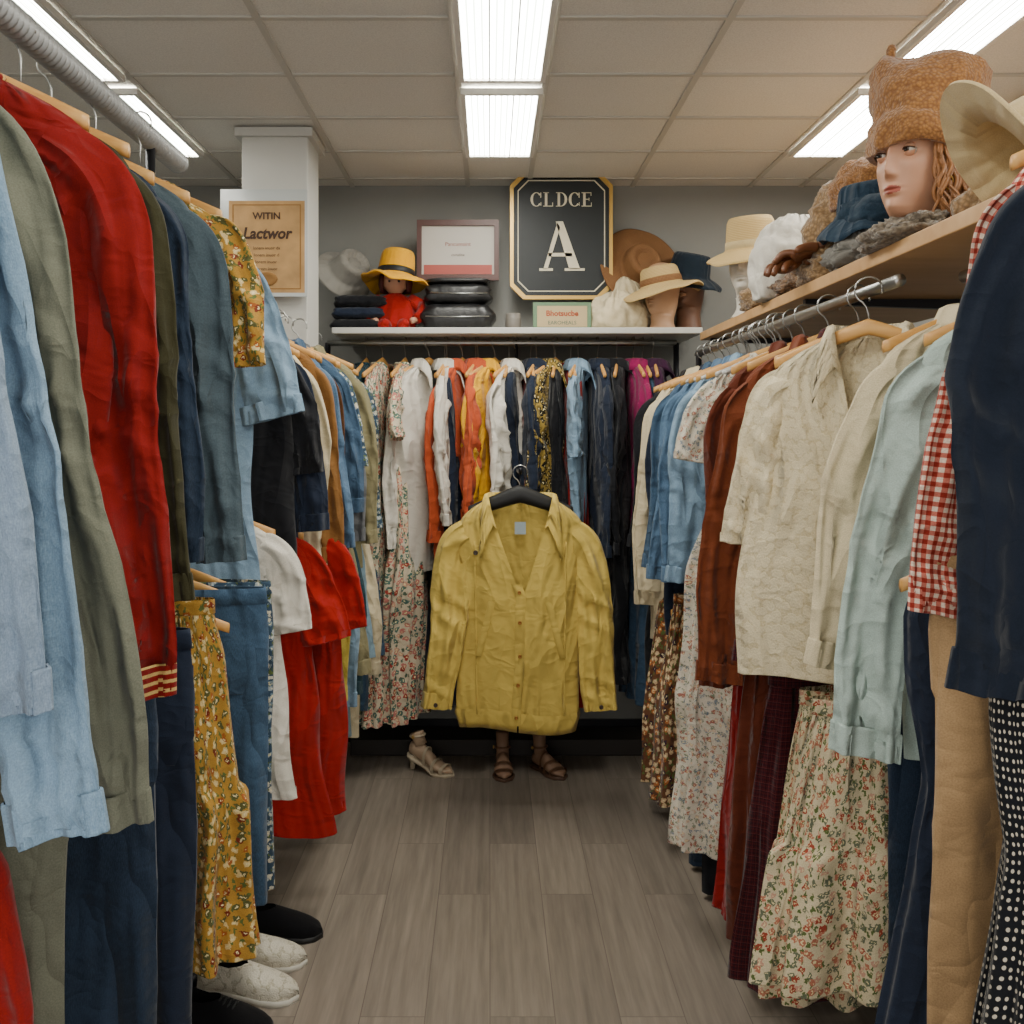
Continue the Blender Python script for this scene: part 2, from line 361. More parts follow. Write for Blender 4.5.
def collar_grid(P,nu,nv,vd,z0,size=.045,stand=.022,tip=.03,kz=None):
    zcol=P[:,0,2]; 
    kr=max(1,int(np.argmin(np.abs(zcol[:nv]-(z0-(kz or min(vd*.55,.09)))))))
    path=np.concatenate([P[kr:0:-1,0],P[0],P[1:kr+1,-1]])
    d=np.concatenate([[0],np.cumsum(np.linalg.norm(np.diff(path,axis=0),axis=1))]); s=np.linspace(0,d[-1],44)
    path=np.stack([np.interp(s,d,path[:,i]) for i in range(3)],1)
    R=path.copy(); R[:,2]=0; R/=np.linalg.norm(R,axis=1)[:,None]+1e-6
    up=np.array([0,0,1.]); t=np.abs(np.linspace(-1,1,44)); e=(tip*ss((t-.6)/.4))[:,None]
    fr=np.array([0,-1.,0])*ss((t-.45)/.4)[:,None]*.014
    rows=[path-up*.006,path+up*stand*(1-.7*e/max(tip,1e-4))+R*.004+fr*.6, path+up*(stand*.75)+R*.016+fr, path-up*(size*.25)+R*(.028+e*.5)+fr-up*e*.35,path-up*(size*.65)+R*(.036+e*.9)+fr-up*e, path-up*(size*.65)+R*(.033+e*.9)+fr*.7-up*e*.97]
    return np.array(rows)
def top(name,label,loc,rot,mat,L=.7,Wd=.215,t=.038,sl='long',SL=.58,collar=True,vd=.12,nw=.062,placket=True,pocket=False,trim=None,fa=.024,
        hang='wood',det=1.0,out=.03,lean=0,r0=.07,r1=.05,cuff=True,prof=None,flare=1.0,cat='shirt',rk=9,buttons=None,group=None,ribs=False,neckd=0,sfa=.12):
    seed[0]+=1; rng=np.random.RandomState(seed[0]*7+3)
    nu=int(104*det);nv=int(56*det); z0=-.09-neckd
    if prof is None:
        prof=[(z0,.068,.04,0),(z0-.012,.092,.042,0),(z0-.035,.14,.038,0),(z0-.06,.178,.034,0),(z0-.09,.20,.032,0),(z0-.15,.212,.034,0),(z0-.25,.212,t,0),(z0-L*.6,lerp(.212,Wd,.6),t*1.08,.01),(z0-L,Wd*flare,t*1.15,.02)]
    P=torso_grid(prof,rng,nu,nv,vd,nw,fa,rk=rk)
    b=mk(name,[(P,)],mat,loc=loc,rot=(0,0,rot))
    trim=trim or mat
    if sl:
        for sd in (-1,1):
            Ls=SL*rng.uniform(.96,1.04)
            SG,C,T=sleeve_grid(sd,.205,z0-.062,Ls,r0,r1,rng,int(52*det),int(48*det),out=out*rng.uniform(.8,1.2),lean=lean+rng.uniform(-.04,.01),fa=sfa)
            so=mk('sleeve',[(SG,)],mat,b)
            if cuff:
                mk('cuff',[(cuff_grid(SG,C,.055 if ribs else .05,.97 if ribs else 1.0),)],trim,so)
    if collar: mk('collar',[(collar_grid(P,nu,nv,vd,z0),)],mat,b)
    else:
        kr=int(np.argmin(np.abs(P[:nv,0,2]-(z0-vd))))
        path=np.concatenate([P[kr:0:-2,0],P[0][::2],P[1:kr+1:2,-1]])
        mk('neckband',[(tube(path,.006,8,cap=False),)],trim,b)
    if placket:
        col=P[:nv,0]; kr=int(np.argmin(np.abs(col[:,2]-(z0-vd*.8))))
        e0=P[kr:nv,0]; n0=np.array([0,-1,0])
        G=np.array([[p+np.array([-.016,.001,0])+n0*.001,p+np.array([-.015,0,0])+n0*.005,p+n0*.006,p+np.array([.015,0,0])+n0*.005,p+np.array([.016,.001,0])+n0*.001] for p in e0])
        mk('placket',[(G,)],trim,b)
        bm=buttons or m_button
        for i in np.linspace(1,len(e0)-3,6).astype(int):
            mk('button',[(disc(e0[i]+n0*.0065,.0065),)],bm,b)
    if pocket:
        for sx in ((-1,1) if pocket==2 else (1,)):
            cand=P[:nv]; xs=np.linspace(.065,.165,8)*sx; zs_=np.linspace(z0-.17,z0-.30,9); G=[]
            for zq in zs_:
                r=int(np.argmin(np.abs(cand[:,nu//8 if sx<0 else nu-nu//8,2]-zq))); rowp=cand[r]; fr=rowp[rowp[:,1]<.0]
                o=np.argsort(fr[:,0]); G.append([(xq,np.interp(xq,fr[o,0],fr[o,1])-.005,zq) for xq in xs])
            mk('pocket',[(np.array(G),)],trim,b)
    tag(b,label,cat,group)
    if hang: hanger(loc,rot,'woodlong' if neckd>.04 else hang)
    return b
def skirt(name,label,loc,rot,mat,L=.8,w0=.16,w1=.26,tiers=(),cat='skirt',det=1.0,amp=.10,rk=11,trim=None,fa=.016,hang=True):
    seed[0]+=1; rng=np.random.RandomState(seed[0]*7+3); z0=-.08
    prof=[(z0,w0,.03,.02),(z0-.03,w0*1.01,.032,.03),(z0-.12,lerp(w0,w1,.25),.045,amp*.5),(z0-L*.5,lerp(w0,w1,.65),.06,amp)]
    for tz in tiers:
        prof=[p for p in prof if p[0]>z0-tz+.03]; prof+= [(z0-tz+.012,lerp(w0,w1,tz/L),.055,amp*.6),(z0-tz,lerp(w0,w1,tz/L)*.99,.055,amp*.5),(z0-tz-.015,lerp(w0,w1,tz/L)*1.06,.07,amp*1.3)]
    prof+=[(z0-L,w1,.085,amp*1.6)]
    P=torso_grid(prof,rng,int(140*det),int(54*det),1e-3,0,fa,rk=rk,skew=False)
    b=mk(name,[(P,)],mat,loc=loc,rot=(0,0,rot))
    wb=P[[0,1,2]].copy(); wb[0]*=[1.02,1.1,1]; wb[1]=P[0]*[1.03,1.15,1]-[0,0,.03]; wb[2]=P[0]*[1.0,1.0,1]-[0,0,.034]
    mk('waistband',[(wb,)],trim or mat,b)
    tag(b,label,cat)
    if hang: hanger(loc,rot,'wood')
    return b
def trousers(name,label,loc,rot,mat,L=.95,w0=.19,det=1.0,trim=None,cat='trousers',r=None):
    seed[0]+=1; rng=np.random.RandomState(seed[0]*7+3); z0=-.09; r=r or .56*w0
    prof=[(z0,w0,.026,0),(z0-.05,w0*1.03,.03,0),(z0-.12,w0*1.06,.034,0),(z0-.2,w0*1.05,.032,0),(z0-.25,w0*.95,.02,0)]
    P=torso_grid(prof,rng,int(84*det),int(24*det),1e-3,0,.010,skew=False)
    gr=[(P,)]
    ns,nth=int(50*det),int(50*det)
    for sd in (-1,1):
        zc=np.linspace(z0-.07,z0-L,ns); u=np.linspace(0,1,ns)[:,None]; th=np.linspace(0,2*np.pi,nth)[None]
        p=rng.uniform(0,6.28,6); m=.12*(np.sin(2*th+p[0]+2*u)+1.0*ridge(.5*(5*th+p[1]-3*u))+.5*ridge(.5*(9*th+p[4]+4*u))+.8*ridge(.5*(2*th+30*u+p[2]))*np.exp(-((u-.45)/.12)**2))
        gate=ss(u*5)
        ra=lerp(r*.96,r*.93,u)*(1+.12*m*gate); rb=lerp(.030,.034,u)*(1+2.0*m*gate)
        cx=sd*lerp(w0*.50,w0*.53,u)
        G=np.stack([cx+ra*np.cos(th),rb*np.sin(th)+.004*sd+0*ra+.01*np.sin(7*u+p[3])*gate,zc[:,None]+0*ra],-1)
        gr.append((crisp_hem(G),))
    b=mk(name,gr,mat,loc=loc,rot=(0,0,rot))
    wb=P[[0,0,0,0]].copy(); wb[0]=P[0]*[1.0,1,1]; wb[1]=P[0]*[1.02,1.2,1]; wb[2]=P[0]*[1.04,1.3,1]-[0,0,.035]; wb[3]=P[0]*[1.0,1.0,1]-[0,0,.038]
    mk('waistband',[(wb,)],trim or mat,b)
    mk('button',[(disc((0,-.036,z0-.018),.009),)],m_copper,b)
    tag(b,label,cat); hanger(loc,rot,'wood'); return b
def dress(name,label,loc,rot,mat,L=1.3,sl='short',det=1.0,w1=.27,amp=.09,tiers=(),collar=False,t=.05,**k):
    z0=-.09
    prof=[(z0,.068,.04,0),(z0-.012,.092,.042,0),(z0-.035,.135,.04,0),(z0-.06,.17,.036,0),(z0-.09,.19,.034,0),(z0-.2,.19,.042,.01),(z0-.36,.165,.04,.03),(z0-.40,.17,.045,amp*.8),(z0-.6,lerp(.17,w1,.5),.055,amp)]
    for tz in tiers: prof+=[(z0-tz+.012,lerp(.2,w1,.8),.06,amp*.6),(z0-tz-.01,lerp(.2,w1,.85),.075,amp*1.3)]
    prof+=[(z0-L,w1,.07,amp*1.4)]
    return top(name,label,loc,rot,mat,L=L,sl=sl,SL=.24 if sl=='short' else .55,prof=prof,det=det,collar=collar,placket=False,cat='dress',r0=.065,cuff=(sl!='short'),rk=11,**k)
R=math.radians
rr=random.Random(5)
# left rail A
XA,ZA=-.83,2.11
XB_=-.77
def LA(d,dx=0,dz=0): return (XA+dx,d,ZA+dz)
ND=dict(neckd=.07,sfa=.17)
top('denim_shirt','pale blue faded denim shirt hanging on the ribbed rail',LA(1.0,-.0),R(8),paleden,L=.86,SL=.82,pocket=2,out=.08,r0=.07,r1=.056,fa=.03,**ND)
top('denim_shirt','washed pale blue long shirt beside a sage shirt',LA(1.13,-.01),R(-4),ltden,L=1.08,SL=.98,pocket=1,out=.13,r1=.055,fa=.03,**ND)
top('cotton_shirt','sage green long-sleeved shirt with open collar',LA(1.27,-.04),R(7),sage,L=1.15,SL=1.03,vd=.1,out=.15,r1=.046,fa=.03,**ND)
top('sweater','deep red sweater with striped ribbed cuffs',LA(1.48,-.0),R(12),red,L=.98,SL=.93,collar=False,placket=False,trim=stripe_rw,vd=.06,ribs=True,fa=.036,cat='sweater',r0=.092,r1=.06,out=.07,lean=-.03,**ND)
top('cotton_shirt','dark olive green long-sleeved shirt',LA(1.68,-.0),R(-3),olive,L=.88,SL=.78,out=.06,**ND)
top('denim_jacket','dark navy denim jacket between shirts',LA(1.84,-.02),R(6),dkden,L=.86,SL=.72,cat='jacket',buttons=m_copper,out=.04,**ND)
top('sweatshirt','grey-blue jersey sweatshirt with ribbed cuffs',LA(2.0,-.0),R(5),greyblue,L=.82,SL=.74,collar=False,placket=False,vd=.05,ribs=True,cat='sweater',r0=.078,r1=.055,out=.04,**ND)
top('floral_blouse','short-sleeved mustard floral blouse',LA(2.2,.02),R(-6),yflo,L=.75,sl='short',SL=.36,r0=.08,r1=.072,cuff=False,cat='blouse',out=.05,**ND)
top('denim_shirt','light blue denim shirt with rolled short sleeves at the rail end',(-.845,2.44,2.0),R(8),ltden,L=.92,Wd=.25,sl='short',SL=.40,r0=.085,r1=.08,pocket=1,out=.09,sfa=.15)
ZL=1.12
def LL(d,dx=0,dz=0): return (XB_+dx,d,ZL+dz)
top('blouse','dark red cotton blouse hanging on the lower rail',LL(1.1,-.04),R(4),red,L=.95,SL=.6,collar=False,placket=False,vd=.05,cat='top')
trousers('trousers','sage green cotton trousers on the lower rail',LL(1.32,-.01),R(-3),sage,L=1.0)
trousers('jeans','dark indigo denim jeans on the lower rail',LL(1.55,.01),R(5),dkden,L=.92,cat='jeans',w0=.2)
trousers('trousers','navy cotton trousers on the lower rail',LL(1.78,.01),R(-4),navy2,L=.76,w0=.2)
skirt('floral_skirt','long mustard yellow floral skirt on the lower rail',LL(2.02,.02),R(3),yflo,L=.76,w1=.25,tiers=(.4,),amp=.12)
trousers('jeans','mid blue denim jeans beside a floral skirt',LL(2.22,.04),R(4),blueden,L=.74,cat='jeans',w0=.2)
trousers('printed_trousers','blue printed cotton trousers',LL(2.34,.03),R(-4),patt,L=.76,w0=.2)
def LB(d,dx=0,dz=0): return (XB_+dx,d,1.24+dz)
top('t_shirt','white cotton t-shirt beside red t-shirts',LB(2.5,.01,.03),R(5),white,L=.74,Wd=.24,sl='short',SL=.25,r0=.075,r1=.07,cuff=False,collar=False,placket=False,vd=.05,cat='t-shirt',fa=.03)
top('t_shirt','bright red cotton t-shirt with short sleeves',LB(2.68,.05),R(8),red2,L=.88,Wd=.27,sl='short',SL=.28,r0=.075,r1=.072,cuff=False,collar=False,placket=False,vd=.05,cat='t-shirt',out=.05,fa=.034)
top('t_shirt','red cotton t-shirt hanging behind another red one',LB(2.84,.09),R(-3),red2,L=.88,Wd=.27,sl='short',SL=.29,r0=.075,r1=.07,cuff=False,collar=False,placket=False,vd=.05,cat='t-shirt',out=.05,fa=.032)
lbc=[('pale yellow',lime),('light denim blue',ltden),('khaki',sageG),('teal',teal),('sky blue',skyb),('cream',cream),('olive green',green),('blue denim',blueden)]
for i,(cn,mm) in enumerate(lbc):
    d=2.96+i*.12
    top('cotton_shirt',cn+' long-sleeved shirt packed on the lower rail',(XB_+.05+.01*(i%3),d,1.22+.02*(i%2)),R(rr.uniform(-6,10)),mm,L=.8+.05*(i%3),SL=.5+.1*(i%2),det=.6,placket=False)
ZB=1.77
bl=[('black short-sleeved t-shirt',black,.64,'short',.33,.01),('navy long-sleeved shirt',navy2,.74,'long',.5,.02),('cream cotton shirt with long sleeves',cream,.7,'long',.64,.02),('tan brown cotton shirt',tan,.76,'long',.62,.05),('mid blue denim shirt',midden,.66,'long',.57,.05),
('brown cotton shirt',brown,.82,'long',.66,.04),('dark blue denim jacket',blueden,.74,'long',.5,.07),('blue printed shirt',patt,.74,'short',.36,.06),('grey jersey top',grey,.8,'long',.6,.06),('khaki cotton shirt',sageG,.78,'long',.6,.09)]
for i,(l,mm,L,sl,SL,dx) in enumerate(bl):
    d=2.60+i*.088
    top('hanging_shirt',l+' tightly packed on the rail',(XB_+dx,d,ZB),R(rr.uniform(-6,14)),mm,L=L,sl=sl,SL=SL,r0=.068,r1=.048 if sl=='long' else .066,cuff=sl=='long',det=.8,placket=(d<3),sfa=.15)
for d,l,mm,L in [(3.74,'blue and cream patterned shirt',patt,.8),(3.86,'pale green cotton shirt',sageG,.9)]:
    top('hanging_shirt',l+' near the rail end',(XB_+.06,d,ZB),R(4),mm,L=L,SL=.6,det=.6,placket=False)
# ------------------------------------------------------------------ right rail
XR,ZR=.82,1.70
XN=.93
def RR(d,dx=0,dz=0): return (XR+dx,d,ZR+dz)
top('jacket','dark navy long-sleeved jacket beside a gingham shirt',(.84,1.08,1.86),R(-4),navy,L=.62,SL=.60,cat='jacket',r0=.088,r1=.068,out=.05,fa=.028,sfa=.15)
top('gingham_shirt','red and cream gingham checked short-sleeved shirt',(.90,1.27,1.91),R(-4),ging,L=.6,sl='short',SL=.62,r0=.068,r1=.058,cat='shirt',out=.07,sfa=.15)
top('cotton_shirt','pale mint green long-sleeved button shirt',(XN,1.58,ZR),R(-14),mint,L=.76,Wd=.24,SL=.66,out=.10,r0=.078,r1=.054,pocket=1,lean=-.04,fa=.032,sfa=.17)
top('cotton_shirt','cream cotton shirt behind a mint shirt',(XN-.01,1.76,ZR),R(3),cream,L=.66,SL=.58,out=.10)
top('lace_blouse','cream lace blouse with open collar and short sleeves',RR(1.97,-.035,-.01),R(-26),cream_lace,L=.72,Wd=.27,sl='short',SL=.38,r0=.07,r1=.068,cuff=False,fa=.024,vd=.30,nw=.065,placket=False,cat='blouse',out=.03)
top('plaid_shirt','dark maroon plaid shirt',RR(2.14,.01),R(6),mplaid,L=.74,SL=.68)
top('linen_blouse','rust brown linen blouse with long sleeves',RR(2.3,-.0),R(-8),rust,L=.8,SL=.78,r1=.055,out=.07,cat='blouse',fa=.032,sfa=.17)
top('linen_blouse','russet brown blouse with long sleeves',RR(2.48,-.0),R(5),rust2,L=.82,SL=.8,cat='blouse',sfa=.16)
dress('floral_dress','long white dress with small floral print',RR(2.66,-.02),R(-6),wflo,L=1.40,sl='short',w1=.28,amp=.11,tiers=(.95,))
for d,l,mm,L,SL in [(2.84,'light blue denim jacket',ltden,.68,.62),(2.96,'faded mid blue denim shirt',midden,.64,.6),(3.08,'blue denim jacket with metal buttons',midden,.66,.62),(3.20,'dark blue denim jacket',blueden,.68,.62)]:
    top('denim_jacket',l,RR(d,-.01),R(rr.uniform(-14,6)),mm,L=L,SL=SL,det=.8,cat='jacket',buttons=m_copper,r1=.052,sfa=.17,fa=.028)
for d,l,mm,L,SL in [(3.32,'dark navy shirt',navy2,.9,.6),(3.43,'cream long-sleeved shirt',cream,1.1,.75),(3.54,'pale cream cotton shirt',cream,1.0,.8),(3.64,'black shirt',black,1.3,.6)]:
    top('hanging_shirt',l+' tightly packed on the rail',RR(d,-.0),R(rr.uniform(-10,6)),mm,L=L,SL=SL,det=.6,placket=False)
ZRL=.93
def RL(d,dx=0,dz=0): return (.85+dx,d,ZRL+dz)
dress('dotted_dress','black dress with cream dots on the rail',(.78,1.13,1.36),R(4),dotm,L=1.15,sl=None,w1=.24)
trousers('trousers','beige twill wide trousers hanging beside a dotted dress',(.82,1.27,1.34),R(-4),beige,L=.84,w0=.215)
dress('long_dress','navy blue long dress',(.84,1.5,1.3),R(3),navy2,L=1.08,sl=None,w1=.26,amp=.06)
trousers('jeans','dark indigo denim jeans beside the floral skirt',RL(1.68,.07,.1),R(-5),dkden,L=.86,cat='jeans',w0=.2)
skirt('floral_skirt','cream skirt with pink floral print and ruffled tier',RL(1.86,.01,.02),R(-6),pflo,L=.55,w0=.22,w1=.33,tiers=(.28,),amp=.10)
skirt('floral_skirt','cream floral ruffled skirt beside plaid skirts',RL(2.03,.0,0),R(4),pflo,L=.63,w0=.19,w1=.27,tiers=(.45,),amp=.1)
skirt('plaid_skirt','long dark maroon plaid skirt',RL(2.18,-.02),R(4),mplaid,L=.70,w0=.19,w1=.26)
skirt('linen_skirt','long russet brown skirt',RL(2.36,-.02),R(-4),rust2,L=.72,w0=.19,w1=.24,amp=.08)
skirt('cotton_skirt','long deep red cotton skirt',RL(2.5,-.01),R(4),red,L=.70,w0=.19,w1=.24,amp=.08,det=.8)
trousers('trousers','black cotton trousers on the lower rail',RL(2.85,-.02),R(4),black,L=.82,det=.7)
trousers('trousers','dark indigo trousers on the lower rail',RL(3.02,-.02),R(-4),dkden,L=.82,det=.7)
skirt('floral_skirt','brown and orange floral skirt',RL(3.2,-.05),R(4),oflo,L=.7,w0=.18,w1=.25,det=.7)
skirt('floral_skirt','long orange floral skirt',RL(3.45,-.05),R(4),oflo,L=.72,w0=.18,w1=.25,det=.7)
# ------------------------------------------------------------------ back rack
YB,ZBk=3.98,1.765
def BK(x,dz=0): return (x,YB,ZBk+dz)
dress('floral_dress','long multicolour floral dress on the back rail',BK(-.45),R(76),mflo,L=1.46,w1=.19,det=.8,amp=.1)
dress('floral_dress','long floral print dress with tiers on the back rail',BK(-.355),R(82),mflo,L=1.46,w1=.19,det=.8,amp=.1,tiers=(.8,))
bk=[(-.255,52,'white cotton blouse with full sleeves',white,.84,'long',.70),(-.18,84,'white blouse with loose sleeves',white,.6,'long',.6),(-.115,60,'coral orange linen shirt',coral,.78,'long',.64),(-.05,80,'orange linen shirt',coral,.64,'long',.55),
 (.02,62,'bright yellow cotton shirt',yellow,.66,'long',.60),(.11,64,'white cotton shirt with short sleeves',white,.66,'short',.48),(.195,80,'navy cotton shirt',navy2,.8,'long',.58),(.275,60,'yellow and black print shirt',camo,.66,'long',.45),
 (.37,78,'blue denim shirt with short sleeves',ltden,.78,'short',.33),(.45,96,'dark navy long-sleeved shirt',navy2,1.1,'long',.68),(.53,84,'black long-sleeved shirt',black,1.3,'long',.72),(.60,98,'magenta cotton shirt',magenta,.7,'long',.58),(.68,90,'plum cotton shirt',purple,.62,'long',.52)]
for x,ang,l,mm,L,sl,SL in bk:
    top('hanging_shirt',l+' on the back rail',BK(x),R(ang),mm,L=L,Wd=.2,sl=sl,SL=SL,det=.8,placket=False,r0=.066,r1=.05 if sl=='long' else .066,cuff=sl=='long',fa=.03,out=.0,sfa=.16)
for x,l,mm in [(-.52,'teal blue',teal),(-.19,'dark navy',navy2),(-.06,'black',black),(.08,'navy',navy2),(.17,'dark red',red),(.34,'deep red',red),(.27,'black',black),(.64,'blue denim',blueden)]:
    dress('long_dress',l+' long dress at the back rail',(x,4.0,ZBk),R(90+rr.uniform(-5,5)),mm,L=1.40,sl=None,w1=.18,det=.55)
# yellow jacket
yl=(0.11,3.45,1.245)
zy=-.095
yprof=[(zy,.115,.05,0),(zy-.012,.14,.055,0),(zy-.035,.178,.052,0),(zy-.062,.208,.048,0),(zy-.10,.228,.046,0),(zy-.18,.232,.05,0),(zy-.35,.228,.056,0),(zy-.60,.225,.06,.01),(zy-.76,.218,.06,.02),(zy-.82,.205,.055,.02)]
rngs=np.random.RandomState(77)
P=torso_grid(yprof,rngs,120,60,.34,.113,.022,skew=False)
yj=mk('yellow_jacket',[(P,)],yjack,loc=yl,rot=(0,0,R(-2)))
for sd in (-1,1):
    SG,C,T=sleeve_grid(sd,.238,zy-.07,.67,.082,.058,rngs,54,50,out=.055,lean=-.05,fa=.11,flat=.5)
    so=mk('sleeve',[(SG,)],yjack,yj)
    mk('cuff',[(cuff_grid(SG,C,.06,.95),)],yjack,so)
    mk('button',[(disc(C[-1]+np.array([0,-.035,0.01]),.008),)],m_button_dk,so)
mk('collar',[(collar_grid(P,120,60,.34,zy,.10,.022,.035,.10),)],yjack,yj)
e0=P[:60,0]; kr=int(np.argmin(np.abs(e0[:,2]-(zy-.30))))
G=np.array([[p+np.array([-.018,.001,0]),p+np.array([-.017,-.006,0]),p+np.array([.017,-.006,0]),p+np.array([.018,.001,0])] for p in e0[kr:59]])
mk('placket',[(G,)],yjack,yj)
for i in np.linspace(kr+2,56,5).astype(int): mk('button',[(disc(e0[i]+np.array([0,-.008,0]),.007),)],m_copper,yj)
def surf(P,nv,x,z,off=-.006):
    rows=P[:nv]; r=int(np.argmin(np.abs(rows[:,P.shape[1]//8,2]-z))); rp=rows[r]; fr=rp[rp[:,1]<0]; o=np.argsort(fr[:,0])
    return (x,float(np.interp(x,fr[o,0],fr[o,1]))+off,z)
mk('button',[(disc(surf(P,60,-.16,zy-.19,-.008),.009),)],m_button_dk,yj)
for sd in (-1,1):
    pts=[surf(P,60,sd*lerp(.10,.15,q),zy-.36-.20*q,-.002) for q in np.linspace(0,1,12)]
    G=np.array([[np.array(p)+[-.013,.003,0],np.array(p)+[-.011,-.006,0],np.array(p)+[.011,-.006,0],np.array(p)+[.013,.003,0]] for p in pts])
    mk('pocket',[(G,)],yjack,yj)
    pts=[surf(P,60,sd*(.165-.01*q),zy-.15-.62*q,-.002) for q in np.linspace(0,1,30)]
    mk('seam',[(tube(pts,.003,6),)],yjack,yj)
wbn=np.array([P[55]*[1.02,1.03,1],P[56]*[1.04,1.08,1],P[58]*[1.03,1.07,1],P[60]*[1.02,1.03,1]-[0,0,.01],P[60]*[.97,.9,1]])
mk('waistband',[(wbn,)],yjack,yj)
mkp('label_patch',[(-.02,.012,zy-.13),(.02,.012,zy-.13),(.02,.012,zy-.085),(-.02,.012,zy-.085)],[(0,1,2,3)],simple('woven_label','#9fb0b6',.7),yj)
tag(yj,'mustard yellow snap-front jacket with collar on a black hanger','jacket')
h=hanger(yl,R(-2),'black',None,1.0); h['label']='wide black coat hanger holding the yellow jacket'
h.name='suit_hanger'
arm=mk('jacket_display_stand',[(tube([(.11,3.975,ZBk+.01),(.11,3.96,1.45),(.11,3.93,1.25),(.11,3.7,1.24),(.11,3.43,1.245),(.11,3.415,1.262)],.007,10),)],m_dkmetal)
tag(arm,'thin dark metal display arm that carries the yellow jacket','display stand')
# ------------------------------------------------------------------ rails
def rail(name,p0,p1,r,mat,label,ribbed=False,posts=(),zpost=None):
    p0=np.array(p0,float);p1=np.array(p1,float); Lr=np.linalg.norm(p1-p0)
    if ribbed:
        n=int(Lr/.018); s=np.linspace(0,1,n*6); rad=r*(1+.18*np.sin(s*n*2*np.pi))
    else: s=np.linspace(0,1,8); rad=np.full(8,r)
    ob=mk(name,[(tube(p0+(p1-p0)*s[:,None],rad,20),)],mat)
    for q in posts:
        c=p0+(p1-p0)*q
        mk('post',[(tube([(c[0],c[1],c[2]),(c[0],c[1],.02)],.012,12),)],m_dkmetal,ob)
        mk('foot',[(revolve([(1e-4,.02),(.04,.02),(.045,.0),(1e-4,0)],20)+np.array([c[0],c[1],0.001]),)],m_dkmetal,ob)
    tag(ob,label,'clothes rail'); return ob
rail('clothes_rail',(XA,.35,ZA),(XA,2.54,ZA),.024,m_railgrey,'ribbed grey metal clothes rail carrying shirts and sweaters',True,(.02,.9))
rail('clothes_rail',(-.845,2.37,2.0),(-.845,2.56,2.0),.012,m_chrome,'short stub clothes rail with a denim shirt',False,(.0,))
rail('clothes_rail',(XB_,.36,ZL),(XB_,2.42,ZL),.014,m_chrome,'lower metal clothes rail with trousers and skirts',False,(.0,1))
rail('clothes_rail',(XB_,2.56,ZB),(XB_,3.437,ZB),.014,m_chrome,'metal clothes rail packed with shirts beside the pillar',False,(0.02,))
rail('clothes_rail',(XB_,3.665,ZB),(XB_,4.27,ZB),.014,m_chrome,'short metal clothes rail between pillar and back wall')
rail('clothes_rail',(XB_,2.45,1.23),(XB_,3.437,1.23),.012,m_chrome,'lower metal clothes rail with t-shirts',False,(.0,))
rail('clothes_rail',(XB_,3.665,1.23),(XB_,4.27,1.23),.012,m_chrome,'short lower clothes rail beside the back wall')
rail('clothes_rail',(XR,1.90,ZR),(XR,3.75,ZR),.013,m_chrome,'metal clothes rail under the wooden shelf',False,(.99,))
rail('clothes_rail',(XN,1.40,ZR),(XN,1.86,ZR),.013,m_chrome,'short metal clothes rail with mint and cream shirts',False,(.02,))
rail('clothes_rail',(.87,.6,1.885),(.87,1.36,1.885),.013,m_chrome,'short raised clothes rail with jackets',False,(.0,))
rail('clothes_rail',(.82,.7,1.34),(.82,1.56,1.34),.012,m_chrome,'clothes rail for dresses and trousers',False,(0,))
rail('clothes_rail',(.85,1.6,.95),(.85,3.7,.95),.012,m_chrome,'lower metal clothes rail with skirts')
rail('clothes_rail',(-.68,YB,ZBk),(.78,YB,ZBk),.014,m_chrome,'metal clothes rail along the back wall under a shelf',False,(.0,1))
for i in range(9):
    hanger(RR(2.58+i*.055+(.02 if i%2 else 0),rr.uniform(-.01,.01)),R(rr.uniform(-12,12)),'white','bunched hangers')
# ------------------------------------------------------------------ room shell
def wallmat(name,h,h2):
    m=M(name); nz=m.noise(m.tc.outputs['Object'],4,4)
    nf=m.noise(m.tc.outputs['Object'],180,2)
    c=m.mix(nz,hx(h),hx(h2)); b=m.n('Bump',None,Strength=.12,Distance=.002,Height=nf)
    m.setp(Base_Color=c,Roughness=.85,Normal=b.outputs[0]); return m.m
m_wall=wallmat('grey_painted_wall','#7f7f7b','#898985')
m_side=wallmat('grey_side_wall','#8a8a86','#949490')
m_pillar=wallmat('white_pillar_paint','#b9b8b2','#c3c2bc')
m=M('ceiling_tile'); o=m.tc.outputs['Object']; nf=m.noise(o,220,3); n2=m.noise(o,2.5,2)
c=m.mix(n2,hx('#d2cfc8'),hx('#dddad3')); c=m.mix(1.0,c,m.ramp(nf,[(.35,BW(.88)),(.6,BW(1.03))]),'MULTIPLY')
b=m.n('Bump',None,Strength=.25,Distance=.003,Height=nf); m.setp(Base_Color=c,Roughness=.9,Normal=b.outputs[0]); m_ceil=m.m
m_grid=simple('ceiling_grid_metal','#b7b4ac',.5)
m=M('grey_oak_planks'); o=m.tc.outputs['Object']
sw=m.map(o,(1,1,1),(0,0,0),(0,0,math.pi/2))
br=m.n('TexBrick',{'offset':.37,'offset_frequency':2},Vector=sw,Scale=1.0,Mortar_Size=.0012,Brick_Width=.95,Row_Height=.155,Color1=BW(0.0),Color2=BW(1.0),Mortar=BW(.5),Bias=0.0)
tone=m.mix(br.outputs[0],hx('#82786d'),hx('#93887b'))
gv=m.n('VectorMath',{'operation':'MULTIPLY_ADD'},i0=br.outputs[0],i1=(7,3,0),i2=o).outputs[0]
gr=m.noise(m.map(gv,(26,1.6,1)),1.0,5,.62)
g2=m.noise(m.map(gv,(90,5,1)),1.0,3,.6)
kn=m.n('TexWave',{'bands_direction':'X'},Vector=m.map(gv,(1,.22,1)),Scale=9,Distortion=5,Detail=2).outputs[0]
tone=m.mix(1.0,tone,m.ramp(gr,[(.28,BW(.72)),(.7,BW(1.10))]),'MULTIPLY')
